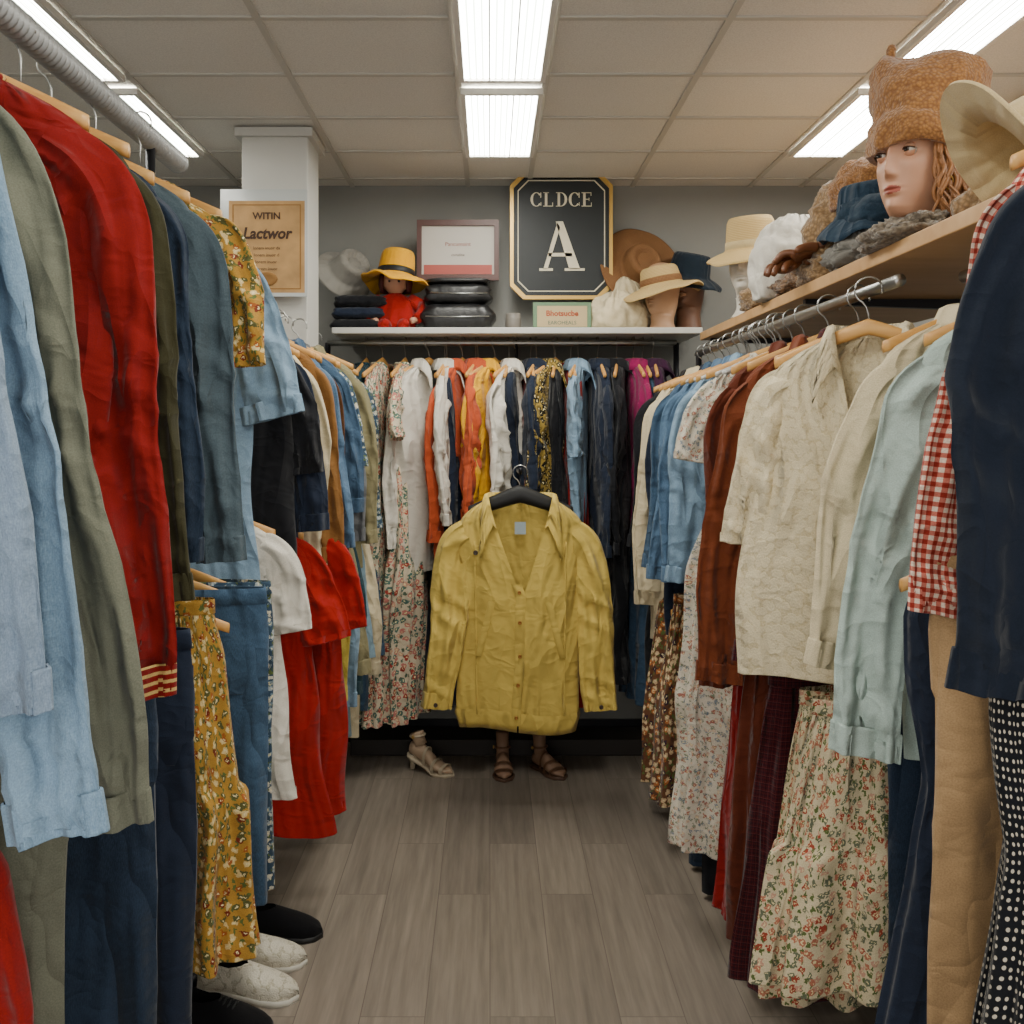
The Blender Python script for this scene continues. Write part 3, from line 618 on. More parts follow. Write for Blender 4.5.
tone=m.mix(.5,tone,m.ramp(g2,[(.3,BW(.74)),(.65,BW(1.1))]),'MULTIPLY')
tone=m.mix(.3,tone,m.ramp(kn,[(.0,BW(.75)),(.8,BW(1.08))]),'MULTIPLY')
tone=m.mix(m.math('MULTIPLY',br.outputs['Fac'],.6),tone,hx('#4a4038'))
bb=m.n('Bump',None,Strength=.12,Distance=.001,Height=gr)
m.setp(Base_Color=tone,Roughness=m.ramp(gr,[(0,BW(.5)),(1,BW(.4))]),Normal=bb.outputs[0]); m_floor=m.m
YW=4.28; CH=2.5; XL_,XR_=-1.75,1.75; Y0=-.45
struct(box('floor',XL_,XR_,Y0,YW,-.08,0,m_floor))
struct(box('ceiling',XL_,XR_,Y0,YW,CH,CH+.08,m_ceil))
struct(box('wall_back',XL_-.1,XR_+.1,YW,YW+.1,-.08,CH+.08,m_wall))
struct(box('wall_left',XL_-.1,XL_,Y0,YW,-.08,CH+.08,m_side)); struct(box('wall_right',XR_,XR_+.1,Y0,YW,-.08,CH+.08,m_side))
k=1
for x in (-1.64,-1.12,-.62,-.10,.175,.64,1.17,1.40):
    struct(box('trim_%d'%k,x-.01,x+.01,Y0,YW,CH-.006,CH,m_grid)); k+=1
for y in [4.15-.405*i for i in range(11)]:
    struct(box('trim_%d'%k,XL_,XR_,y-.01,y+.01,CH-.0055,CH,m_grid)); k+=1
struct(box('baseboard_back',XL_,XR_,YW-.015,YW,0,.1,m_dkmetal))
pil=box('column_body',-.9,-.66,3.44,3.66,0,CH,m_pillar,bevel=.006); pil.name='trim_%d'%k; k+=1; struct(pil)
c=box('column_cap',-.92,-.64,3.42,3.68,CH-.04,CH-.009,m_pillar); c.name='trim_%d'%k; struct(c); k+=1
m=M('lit_diffuser'); st=m.n('TexWave',{'bands_direction':'X'},Vector=m.tc.outputs['Object'],Scale=16,Distortion=0).outputs[0]
cl=m.mix(m.ramp(st,[(.0,BW(0)),(.7,BW(1))]),hx('#6c766a'),hx('#fffaf0'))
m.setp(Base_Color=(.9,.9,.88,1),Emission_Color=cl,Emission_Strength=42.0); m_em=m.m
m_frame=simple('white_enamel','#d8d6d0',.4)
def light(x0,x1,y0,y1):
    f=.016; cx,cy=(x0+x1)/2,(y0+y1)/2; a,b=(x1-x0)/2,(y1-y0)/2
    V=[];Fs=[]
    for (u0,u1,v0,v1) in [(-a,a,-b,-b+f),(-a,a,b-f,b),(-a,-a+f,-b+f,b-f),(a-f,a,-b+f,b-f)]:
        o=len(V); V+=[(u0,v0,-.02),(u1,v0,-.02),(u1,v1,-.02),(u0,v1,-.02),(u0,v0,.0),(u1,v0,.0),(u1,v1,.0),(u0,v1,.0)]
        Fs+=[tuple(i+o for i in q) for q in BF]
    fr=mkp('ceiling_light',V,Fs,m_frame,None,(cx,cy,CH-.009))
    mkp('diffuser',[(-a+f,-b+f,-.012),(-a+f,b-f,-.012),(a-f,b-f,-.012),(a-f,-b+f,-.012)],[(0,1,2,3)],m_em,fr)
    for i in range(1,3):
        xx=-a+f+(2*a-2*f)*i/3
        mkp('louvre',[(xx-.002,-b+f,-.018),(xx+.002,-b+f,-.018),(xx+.002,b-f,-.018),(xx-.002,b-f,-.018)],[(0,1,2,3)],m_frame,fr)
    tag(fr,'rectangular fluorescent ceiling light with lit white diffuser','ceiling light','ceiling lights')
for y0,y1 in ((3.03,3.74),(2.20,2.93),(.9,1.6)):
    light(-.095,.17,y0,y1); light(-1.27,-1.125,y0,y1); light(1.175,1.395,y0,y1)
# ------------------------------------------------------------------ shelves & base
def shelf(name,x0,x1,y0,y1,z0,z1,mat,label):
    s=box(name,x0,x1,y0,y1,z0,z1,mat,bevel=.003); tag(s,label,'shelf'); return s
SZ=1.815
s1=shelf('wall_shelf',-.64,.86,3.84,YW-.001,SZ-.025,SZ,m_white_plastic,'long white shelf along the back wall above a clothes rail')
s2=shelf('wooden_shelf',.84,1.42,1.36,3.80,1.758,1.79,m_shelfwood,'long pale wooden shelf full of hats above a clothes rail')
for y in (1.5,2.6,3.7):
    mkp('bracket',[(-.27,y-2.58-.01,-.017),(.3,y-2.58-.01,-.017),(.3,y-2.58+.01,-.017),(-.27,y-2.58+.01,-.017),(-.27,y-2.58-.01,-.03),(.3,y-2.58-.01,-.05),(.3,y-2.58+.01,-.05),(-.27,y-2.58+.01,-.03)],BF,m_dkmetal,s2)
for x in (1.40,):
    for y in (1.42,3.74): mk('post',[(tube([(x-1.13,y-2.58,-.02),(x-1.13,y-2.58,-1.77)],.014,10),)],m_dkmetal,s2)
bs=box('display_plinth',-.6,.78,4.08,YW-.02,0,.07,simple('brown_plinth','#2a2420',.6),bevel=.004); tag(bs,'low dark display plinth under the back rail','plinth')
# ------------------------------------------------------------------ sign
def letter_polys(ch):
    P=[]
    def rect(x0,y0,x1,y1): P.append([(x0,y0),(x1,y0),(x1,y1),(x0,y1)])
    def arc(cx,cy,rx,ry,a0,a1,t0,t1,n=20):
        for i in range(n):
            A=[a0+(a1-a0)*(i+j)/n for j in (0,1)]
            def tk(a): return t0+(t1-t0)*abs(math.cos(a))
            q=[]
            for a in A: q.append((cx+rx*math.cos(a),cy+ry*math.sin(a)))
            for a in A[::-1]: q.append((cx+(rx-tk(a))*math.cos(a),cy+(ry-tk(a)*.8)*math.sin(a)))
            P.append(q)
    if ch=='C':
        arc(.36,.5,.36,.5,math.radians(42),math.radians(318),.05,.16); rect(.60,.62,.66,.98); rect(.62,.05,.66,.3)
    if ch=='L': rect(.1,0,.25,1); rect(0,.95,.35,1); rect(0,0,.6,.06); rect(.55,0,.6,.28)
    if ch=='E': rect(.1,0,.25,1); rect(0,.94,.6,1); rect(0,0,.62,.06); rect(.56,.75,.6,1); rect(.58,0,.62,.28); rect(.25,.48,.48,.54); rect(.44,.4,.48,.62)
    if ch=='D': rect(.1,0,.25,1); rect(0,.95,.3,1); rect(0,0,.3,.05); arc(.28,.5,.40,.5,-math.pi/2,math.pi/2,.05,.15)
    if ch=='A':
        P.append([(.38,1),(.54,1),(.92,.03),(.68,.03)]); P.append([(.42,.98),(.48,.88),(.20,.03),(.11,.03)])
        rect(.02,0,.32,.05); rect(.58,0,1.02,.05); rect(.22,.29,.74,.36)
    return P
def letters(txt,h,wf,mat,parent,cx,z,y,name='lettering',adv=.78):
    V=[];Fs=[]; tot=len(txt)*adv*h*wf-(adv-.66)*h*wf; x=cx-tot/2
    for ch in txt:
        for q in letter_polys(ch):
            o=len(V); V+=[(x+a*h*wf,y,z+b*h) for a,b in q]; Fs.append(tuple(range(o,o+len(q))))
        x+=adv*h*wf
    return mkp(name,V,Fs,mat,parent)
def octo(w,h,c): return [(-w+c,-h),(w-c,-h),(w,-h+c),(w,h-c),(w-c,h),(-w+c,h),(-w,h-c),(-w,-h+c)]
def plate(name,pts,y0,y1,mat,parent=None,loc=None):
    n=len(pts); V=[(x,y0,z) for x,z in pts]+[(x,y1,z) for x,z in pts]
    Fs=[tuple(range(n)),tuple(range(2*n-1,n-1,-1))]+[(i,i+n,(i+1)%n+n,(i+1)%n) for i in range(n)]
    return mkp(name,V,Fs,mat,parent,loc)
def ring(name,a,b,y0,y1,mat,parent):
    n=len(a); V=[(x,y0,z) for x,z in a]+[(x,y0,z) for x,z in b]+[(x,y1,z) for x,z in a]+[(x,y1,z) for x,z in b]
    Fs=[]
    for i in range(n):
        j=(i+1)%n; Fs+=[(i,j,j+n,i+n),(i,i+2*n,j+2*n,j),(i+n,j+n,j+3*n,i+3*n)]
    return mkp(name,V,Fs,mat,parent)
m_signface=simple('sign_black','#10181b',.5); m_letter=simple('cream_lettering','#d8cfb4',.5)
d=4.16; x,_,z=W(561,238,d); sw_,sh_=50*d/F,62*d/F
sg=plate('wall_sign',octo(sw_,sh_,.055),-.02,.02,m_signface,None,(x,d,z+.005))
ring('gold_border',octo(sw_*1.02,sh_*1.02,.057),octo(sw_*.95,sh_*.96,.053),-.028,.0,m_gold,sg)
ring('inner_border',octo(sw_*.87,sh_*.895,.045),octo(sw_*.85,sh_*.88,.044),-.0225,-.02,m_letter,sg)
letters('CLDCE',.062,1.15,m_letter,sg,0,sh_*.47,-.0225)
letters('A',.215,.92,m_letter,sg,-.035,-sh_*.56,-.0225,'letter_a',.66)
tag(sg,'black octagonal sign with gold border and a large letter A','sign')
def text(s,size,mat,parent,loc,shear=0,name='lettering',sx=1.0,off=0):
    cu=bpy.data.curves.new('t','FONT'); cu.body=s; cu.size=size; cu.align_x='CENTER'; cu.shear=shear; cu.resolution_u=3; cu.offset=off
    o=bpy.data.objects.new('t',cu); COL.objects.link(o); bpy.context.view_layer.update()
    me=bpy.data.meshes.new_from_object(o.evaluated_get(bpy.context.evaluated_depsgraph_get())); bpy.data.objects.remove(o)
    me.materials.clear(); me.materials.append(mat)
    ob=bpy.data.objects.new(name,me); COL.objects.link(ob); ob.parent=parent; ob.location=loc; ob.rotation_euler=(math.pi/2,0,0); ob.scale=(sx,1,1)
    return ob
m_ink=simple('brown_ink','#3c2412',.7); m_kraft=simple('kraft_paper','#b38d5c',.8,0,1.0,12); m_clear=simple('acrylic_frame','#b8bcbb',.15)
d=3.40; x,_,z=W(267,247,d); pw,ph=38*d/F,46*d/F
ps=mkp('poster',[(-pw,-.004,-ph),(pw,-.004,-ph),(pw,-.004,ph),(-pw,-.004,ph),(-pw,.004,-ph),(pw,.004,-ph),(pw,.004,ph),(-pw,.004,ph)],[(0,1,2,3),(7,6,5,4),(0,4,5,1),(1,5,6,2),(2,6,7,3),(3,7,4,0)],m_kraft,None,(x,d,z))
ring('acrylic_frame',[(-pw*1.22,-ph*1.08),(pw*1.05,-ph*1.08),(pw*1.05,ph*1.25),(-pw*1.22,ph*1.25)],[(-pw,-ph),(pw,-ph),(pw,ph),(-pw,ph)],-.004,.006,m_clear,ps)
text('WITIN',.034,m_ink,ps,(0.0,-.0055,ph*.60),0,off=.001); text('Lactwor',.056,m_ink,ps,(0.0,-.0055,ph*.18),.2,off=.0018,sx=.92)
for i in range(4): text('lorem inuor datis'[:14-i],.016,m_ink,ps,(0.0,-.0055,-ph*(.06+.15*i)))
m_ov=simple('faded_emblem','#8a6230',.8)
mk('emblem',[(disc((0,-.0042,-ph*.70),.026)*[1.5,1,1],)],m_ov,ps)
ring('printed_border',[(-pw*.9,-ph*.92),(pw*.9,-ph*.92),(pw*.9,ph*.92),(-pw*.9,ph*.92)],[(-pw*.87,-ph*.9),(pw*.87,-ph*.9),(pw*.87,ph*.9),(-pw*.87,ph*.9)],-.0048,-.004,m_ov,ps)
tag(ps,'brown kraft paper poster in a clear frame on the pillar','poster')
m_paper=simple('white_paper','#b9b4ab',.7); m_maroon=simple('maroon_frame','#4c2a24',.45)
d=4.1; x,_,z=W(458,249,d); a,b=40*d/F,29*d/F
ce=plate('framed_certificate',[(-a,-b),(a,-b),(a,b),(-a,b)],-.012,.012,m_paper,None,(x,d,z))
ring('frame',[(-a*1.02,-b*1.04),(a*1.02,-b*1.04),(a*1.02,b*1.04),(-a*1.02,b*1.04)],[(-a*.9,-b*.84),(a*.9,-b*.84),(a*.9,b*.84),(-a*.9,b*.84)],-.022,.0,m_maroon,ce)
text('Pancumaint',.024,simple('red_ink','#8a3a34',.6),ce,(0,-.0135,b*.15)); text('corteline',.016,m_ink,ce,(0,-.0135,-b*.2))
plate('paper_strip',[(-a*.85,-b*.82),(a*.85,-b*.82),(a*.85,-b*.5),(-a*.85,-b*.5)],-.014,-.012,simple('pink_strip','#a5524a',.7),ce)
tag(ce,'framed certificate with dark red frame leaning above black bags','framed picture')
d=3.98; x,_,z=W(562,317,d); a=29*d/F; b=.059
ss_=plate('small_sign',[(-a,-b),(a,-b),(a,b),(-a,b)],-.008,.008,simple('green_sign','#5d7a5c',.5),None,(x,d,SZ+b+.001))
plate('sign_panel',[(-a*.86,-b*.74),(a*.86,-b*.74),(a*.86,b*.74),(-a*.86,b*.74)],-.0095,-.008,simple('cream_panel','#b09c74',.6),ss_)
text('Bhotsucbe',.032,simple('brick_ink','#a04a2c',.6),ss_,(0,-.0105,.002),off=.001); text('EAROHEALS',.022,simple('teal_ink','#2f5a52',.6),ss_,(0,-.0105,-.034))
tag(ss_,'small green and cream sign on the shelf below the black sign','sign')
# ------------------------------------------------------------------ blobs, hats, heads
def crumple(name,label,cat,loc,size,mat,rot=0,amp=.22,fs=3.0,sd=0,sq=1.0,n=72,parent=None):
    th=np.linspace(0,2*np.pi,n+1); ph=np.linspace(0,np.pi,n//2+1); P=np.zeros((len(ph),len(th),3))
    for i,p in enumerate(ph):
        for j,t in enumerate(th[:-1]):
            v=Vector((math.sin(p)*math.cos(t),math.sin(p)*math.sin(t),math.cos(p)))
            q=v*fs*.6+Vector((sd*3.1,sd*1.7,0)); f=noise.noise(q)*1.0+ (1-abs(noise.noise(q*1.9+Vector((5,2,sd))))*2.2)*.6+(1-abs(noise.noise(q*4.2))*2.5)*.22
            v=v*(1+amp*f); z=v.z
            if z<-.55*sq: z=-.55*sq+(z+.55*sq)*.08
            P[i,j]=(v.x*size[0],v.y*size[1],(z+.6*sq)*size[2])
    P[:,-1]=P[:,0]; P[0]=P[0].mean(0); P[-1]=P[-1].mean(0)
    o=mk(name,[(P,)],mat,parent,loc,(0,0,rot))
    if parent is None: tag(o,label,cat)
    return o
def hat(name,label,loc,rot,mat,rc=.09,hc=.11,br=.07,droop=.01,saddle=.0,band=None,dent=.02,tilt=(0,0),roll=0,ell=1.12,wob=.003):
    prof=[(rc+br,-droop-.004),(rc+br+.002,-droop+.0),(rc+br,-droop+.004),(rc+br*.75,-droop*.6+.003),(rc+br*.4,-droop*.2+.003),(rc+.008,.004),(rc+.001,.012),(rc*.99,.03),(rc*.96,hc*.5),(rc*.9,hc*.85),(rc*.8,hc*.98),(rc*.6,hc),(rc*.35,hc-dent*.8),(1e-4,hc-dent)]
    S=smoothprof(prof,44)
    def fn(P,th,pr):
        r=np.hypot(P[...,0],P[...,1]); e=np.clip((r-rc)/br,0,1)
        P[...,2]+=saddle*e**2*np.cos(2*th)+roll*e**3
        P[...,1]*=ell; P[...,2]+=wob*np.sin(5*th+1)*e+wob*.7*np.sin(8*th+2)*e
        return P
    P=revolve(S,56,fn); 
    under=revolve([(rc+br,-droop-.004),(rc+br*.5,-droop*.4-.003),(rc*.97,.0),(rc*.93,.03),(rc*.85,hc*.8),(1e-4,hc*.85)],56,fn)
    o=mk(name,[(P,),(under,)],mat,None,loc,(tilt[0],tilt[1],rot))
    if band:
        bp=revolve([(rc*1.0,.008),(rc*1.03,.012),(rc*1.01,.036),(rc*.97,.038)],56,fn); mk('hat_band',[(bp,)],band,o)
    tag(o,label,'hat'); return o
m_straw=straw('pale_straw','#d6be8a','#b0925a'); m_straw2=straw('brown_straw','#9b6f42','#6a4626'); m_creamfelt=solid('cream_felt','#b9a57c',wr=.15); m_navyfelt=solid('navy_felt','#1a2530',wr=.25)
m_yhat=solid('yellow_felt','#d99c12',wr=.2); m_band=simple('black_ribbon','#101010',.6); m_boucle=boucle('brown_boucle','#a2723d','#7a5029',170,.6); m_knit=boucle('tan_knit','#a1825c','#705636',110,.6)
m_skin=simple('skin','#b98a6e',.5); m_skin.node_tree.nodes['Principled BSDF'].inputs['Subsurface Weight'].default_value=.12; m_skin.node_tree.nodes['Principled BSDF'].inputs['Subsurface Radius'].default_value=(.01,.004,.002)
m_lip=simple('lips','#964c3e',.4); m_eyew=simple('eye_white','#b9b2a8',.2); m_iris=simple('iris_brown','#33241a',.15); m_pup=simple('pupil','#050505',.1); m_brow=simple('eyebrow','#4a2f1e',.8); m_hair=simple('auburn_hair','#8a5a30',.5,0,1,60,.5)
m_mann=simple('white_mannequin','#ccc7bc',.45); m_mann2=simple('beige_mannequin','#a88365',.5)
def head(name,label,loc,yaw,skin,lip,realistic=True,scale=1.0,neck=.10,cat='mannequin head',tilt=0,slim=1.0):
    prof=np.array([(-neck,.075,.062,.07),(-neck+.012,.062,.052,.064),(-.05,.053,.044,.058),(-.022,.054,.044,.060),(-.008,.058,.056,.066),(.0,.058,.078,.070),(.012,.061,.088,.074),(.03,.065,.090,.080),(.05,.068,.091,.084),(.075,.071,.091,.090),(.10,.0735,.090,.096),(.125,.076,.090,.10),(.15,.0775,.0925,.101),(.175,.0755,.089,.099),(.20,.067,.078,.088),(.217,.054,.062,.072),(.229,.034,.040,.046),(.235,.001,.001,.001)])
    zz=np.concatenate([np.linspace(-neck,-.01,14),np.linspace(-.006,.15,96),np.linspace(.154,.235,22)])
    w=np.interp(zz,prof[:,0],prof[:,1]);f=np.interp(zz,prof[:,0],prof[:,2]);b=np.interp(zz,prof[:,0],prof[:,3])
    kk=np.array([1,2,3,2,1])/9.
    for arr in (w,f,b):
        arr[2:-2]=np.convolve(arr,kk,'valid')
    n=121; q=np.linspace(-1,1,n); th=np.pi*np.sign(q)*np.abs(q)**1.6
    s=np.sin(th)[None];c=np.cos(th)[None]
    X=w[:,None]*s; Y=np.where(c>0,-f[:,None]*c,-b[:,None]*c); Z=zz[:,None]+0*X
    jaw=np.exp(-((Z-.0)/.035)**2)*(Z>-.012)
    X=X*(1-.34*jaw*np.clip(c,0,1)**.5)
    ax=np.abs(X); fr=np.clip(c,0,1)**.3
    g=lambda v,s_: np.exp(-(v/s_)**2)
    nh=np.interp(Z,[.058,.064,.070,.078,.09,.105,.118,.13,.15],[0,.003,.014,.020,.016,.011,.007,.005,0]); ns=np.interp(Z,[.06,.075,.09,.12],[.0095,.0088,.007,.008])
    Y=Y-fr*nh*g(X,ns)
    Y=Y-fr*.005*g(ax-.0098,.005)*g(Z-.071,.006)
    Y=Y+fr*.010*g(ax-.031,.016)*g(Z-.113,.013)
    Y=Y-fr*.004*g(ax-.03,.02)*g(Z-.134,.008)
    Y=Y-fr*.006*g(ax-.044,.018)*g(Z-.086,.018)
    lipw=g(X,.016)
    Y=Y-fr*lipw*(.0065*g(Z-.0485,.0042)+.0075*g(Z-.0385,.005)-.004*g(Z-.0437,.0016))
    Y=Y+fr*.003*g(X,.012)*g(Z-.030,.005)-fr*.006*g(X,.017)*g(Z-.013,.012)
    P=np.stack([X,Y,Z],-1)
    def mi(cn):
        lw=.019*np.sqrt(np.clip(1-((cn[:,2]-.0437)/.0105)**2,0,1)); up=.0522-.24*np.abs(cn[:,0]); lo=.0345+.25*np.abs(cn[:,0])*.9
        return ((np.abs(cn[:,0])<lw)&(cn[:,2]<up)&(cn[:,2]>lo)&(cn[:,1]<-.05)).astype(int)
    o=mk(name,[(P,mi)],[skin,lip],None,loc,(0,tilt,yaw)); o.scale=(scale*slim,scale,scale)
    if realistic:
        for sd in (-1,1):
            ex,ey,ez=sd*.031,-.0735,.1135
            def sph(r,ph0=0,ph1=np.pi,n1=16,n2=24):
                ph=np.linspace(ph0,ph1,n1)[:,None]; t=np.linspace(0,2*np.pi,n2)[None]
                S=np.stack([r*np.sin(ph)*np.cos(t),-r*np.cos(ph)+0*t,r*np.sin(ph)*np.sin(t)],-1)
                ga=math.radians(-8); cg,sg_=math.cos(ga),math.sin(ga)
                S=np.stack([S[...,0]*cg-S[...,1]*sg_,S[...,0]*sg_+S[...,1]*cg,S[...,2]],-1)
                return S+np.array([ex,ey,ez])
            e=mk('eye',[(sph(.0125,0,np.pi),0),(sph(.0127,0,.60),1),(sph(.0129,0,.25),2)],[m_eyew,m_iris,m_pup],o)
            r=.0138; el=np.linspace(.27,1.5,14)[:,None]; az=np.linspace(-1.35,1.35,24)[None]
            elx=el-.34*(1-np.cos(az*.9)) 
            L=np.stack([r*np.cos(elx)*np.sin(az),-r*np.cos(elx)*np.cos(az),r*np.sin(elx)],-1)+np.array([ex,ey,ez])
            mk('eyelid',[(L,)],skin,e)
            el=np.linspace(-.34,-1.5,8)[:,None]; elx=el+.26*(1-np.cos(az*.9))
            L2=np.stack([.0134*np.cos(elx)*np.sin(az),-.0134*np.cos(elx)*np.cos(az),.0134*np.sin(elx)],-1)+np.array([ex,ey,ez])
            mk('eyelid',[(L2,)],skin,e)
            mk('eyelashes',[(tube(L[0][::2]+np.array([0,-.0006,0]),.0013,6),)],m_brow,e)
            xs=np.linspace(.014,.05,12); bp=[(sd*x_, -.0940+.0135*((x_-.014)/.036)**2+.0,.1300+.006*math.sin((x_-.014)/.036*2.4)) for x_ in xs]
            mk('eyebrow',[(tube(bp,np.interp(np.linspace(0,1,12),[0,.3,1],[.002,.0032,.001]),8,.6),)],m_brow,o)
            ep=np.array([(sd*(.073+.012*math.sin(t_)),.006+.008*math.cos(t_)*1.2,.085+.028*math.cos(t_)) for t_ in np.linspace(0,2*np.pi,20)])
            mk('ear',[(tube(ep,.0045,8,cap=False),)],skin,o)
    tag(o,label,cat); return o
SH=1.79
hd=2.02; HZ=SH+.058
mh=head('mannequin_head','realistic female display head with auburn hair and brown knitted hat',(.915,hd,HZ),R(-57),m_skin,m_lip,True,1.12,neck=.05,slim=.90)
rng=np.random.RandomState(3); gr=[]
for i in range(220):
    a=math.radians(rng.uniform(72,255)); 
    if i<110: a=math.radians(rng.uniform(58,125))
    r0=rng.uniform(.97,1.12); x0=.080*math.sin(a)*r0; y0=-.098*math.cos(a)*r0
    zt=rng.uniform(.13,.18); zb=rng.uniform(-.048,-.0); s=np.linspace(0,1,24); ph=rng.uniform(0,6.28); fl=rng.uniform(.0,.03)
    pts=np.stack([x0*(1+fl/.08*s)+.009*np.sin(15*s+ph)*s,y0*(1+fl/.09*s)+.009*np.cos(14*s+ph)*s,zt+(zb-zt)*s],1)
    gr.append((tube(pts,np.interp(s,[0,.7,1],[.0035,.004,.001]),6),))
mk('hair',gr,m_hair,mh)
mk('earring',[(tube([(.095,-.045+.013*math.cos(t),.045+.013*math.sin(t)) for t in np.linspace(0,6.2,20)],.0016,8),)],m_gold,mh)
def bhat():
    n=90; th=np.linspace(0,2*np.pi,n+1)
    rows=[]
    spec=[(-.008,.088,.105),(-.010,.102,.118),(.008,.108,.126),(.032,.108,.125),(.046,.102,.118),(.050,.096,.112),(.070,.102,.112),(.105,.113,.108),(.135,.116,.094),(.155,.110,.074),(.168,.095,.05),(.174,.07,.028),(.176,.04,.001)]
    S=smoothprof(spec,54)
    for z,a,b in S:
        c=np.cos(th);s=np.sin(th)
        x=a*c; y=b*s
        ear2=np.exp(-((x+.09)/.022)**2)*ss((z-.12)/.045)
        zz=z+.014*ear2+.006*np.sin(3*th+z*30)
        rows.append(np.stack([x,y,zz+0*x],-1))
    P=np.array(rows)
    for i in range(P.shape[0]):
        for j in range(n):
            v=Vector(P[i,j]); f=noise.noise(v*28)*.008+noise.noise(v*90)*.003; nn_=Vector((v.x,v.y,0))
            if nn_.length>0: nn_.normalize()
            P[i,j]+=np.array(nn_)*f
    P[:,-1]=P[:,0]
    return P
bh=mk('knitted_hat',[(bhat(),)],m_boucle,None,(.918,hd+.004,HZ+.137),(R(-4),R(6),R(-30))); bh.scale=(1.04,1.04,1.18)
pm=revolve([(1e-4,.03),(.007,.027),(.010,.018),(.009,.004),(.013,-.012)],20); mk('pompom',[(pm+np.array([-.082,-.0,.180]),)],m_boucle,bh)
tag(bh,'brown boucle knitted hat with turned-up cuff on a display head','hat')
hat('brimmed_hat','large cream wide-brimmed floppy hat tipped over the shelf edge',(.875,1.60,1.85),R(-10),m_creamfelt,rc=.085,hc=.11,br=.08,droop=.008,saddle=.004,tilt=(R(4),R(55)),dent=.02,wob=.0008)
w=head('mannequin_head','white mannequin head wearing a cream brimmed hat',(.91,3.3,SH+.085),R(-40),m_mann,m_mann,False,1.0,.083)
hat('brimmed_hat','cream brimmed hat with thin black band on a mannequin head',(.91,3.3,SH+.085+.145),R(-40),m_straw,rc=.086,hc=.12,br=.065,droop=.03,saddle=.01,band=m_creamfelt,tilt=(R(8),0))
w=head('mannequin_head','beige mannequin head wearing a straw hat beside the wooden shelf',(.72,3.98,SZ+.075),R(-45),m_mann2,m_mann2,False,.9,.083,tilt=0)
hat('straw_hat','woven straw brimmed hat on a beige mannequin head',(.72,3.98,SZ+.075+.11),R(-40),m_straw,rc=.084,hc=.085,br=.08,droop=.03,saddle=.012,band=m_straw2,tilt=(R(8),R(-8)))
hat('straw_hat','brown straw hat propped against the wall on its side',(.66,4.17,SZ+.30),R(15),m_straw2,rc=.08,hc=.08,br=.10,droop=.01,saddle=.01,tilt=(R(70),R(-15)))
hat('felt_hat','navy felt hat with brim beside a straw hat',(.86,4.12,SZ+.25),R(0),m_navyfelt,rc=.09,hc=.10,br=.06,droop=.03,tilt=(R(14),R(10)))
head('mannequin_head','dark mannequin head under a navy felt hat',(.86,4.12,SZ+.12),R(-30),simple('dark_mannequin','#6b4a38',.5),m_mann2,False,.95,.12)
m_canvas=solid('white_canvas','#d0cbc0',wr=.5)
crumple('canvas_bag','white slouchy canvas bag resting on the wooden shelf',"bag",(.95,2.93,SH+.0),(.15,.12,.16),m_canvas,.3,.17,2.0,3)
crumple('cloth_bag','cream cotton drawstring bag on the back shelf','bag',(.55,4.04,SZ),(.125,.09,.10),cream,.3,.18,2.4,5)
crumple('drawstring_bag','cream cotton bag gathered at the top','bag',(.60,4.13,SZ+.0),(.09,.07,.15),cream,.1,.12,2.4,8)
crumple('knitted_scarf','brown knitted scarf heaped on the wooden shelf','scarf',(.95,2.55,SH),(.10,.16,.075),m_knit,.2,.25,4,1)
m_greyw=solid('grey_wool','#6b6862')
crumple('knitted_scarf','grey wool scarf folded on the wooden shelf','scarf',(.93,2.30,SH),(.085,.14,.055),m_greyw,.1,.25,4,2)
crumple('knitted_scarf','grey-brown wool scarf bunched round the display head base','scarf',(.895,2.02,SH),(.075,.12,.036),boucle('greybrown_knit','#8a7c68','#5a4e40',100,.6),.1,.3,4,12)
crumple('knitted_scarf','dark tan scarf at the shelf edge','scarf',(.92,2.78,SH),(.07,.1,.045),boucle('dark_tan','#8c6a4a','#4a3420',90),.4,.3,4,4)
crumple('knitted_scarf','beige scarf folded flat on the shelf','scarf',(.93,3.08,SH),(.08,.12,.06),m_knit,.4,.3,4,6)
crumple('felt_hat','slouchy dark blue felt hat on a heap of scarves','hat',(.98,2.34,SH+.075),(.115,.12,.08),denim('navy_blue_felt','#1d2c3b','#2c4050'),.4,.14,2.2,7)
hat('felt_hat','dark blue felt bucket hat with soft brim',(.955,2.36,SH+.14),R(10),denim('blue_felt','#1b2b3b','#2f4354'),rc=.085,hc=.085,br=.05,droop=.04,tilt=(R(5),R(-8)),wob=.007)
crumple('knitted_hat','tan knitted slouch hat on the heap','hat',(.99,2.62,SH+.085),(.10,.11,.13),m_knit,.2,.2,2.4,9)
crumple('knitted_hat','brown boucle beret on the heap','hat',(1.0,2.50,SH+.19),(.09,.10,.08),m_boucle,.2,.2,2.4,11)
crumple('knitted_hat','beige soft knitted cap beside the display head','hat',(.99,1.84,SH+.0),(.07,.08,.06),m_knit,.2,.2,3,12)
m_glove=simple('brown_leather','#6b3e20',.5,0,1,40,.4)
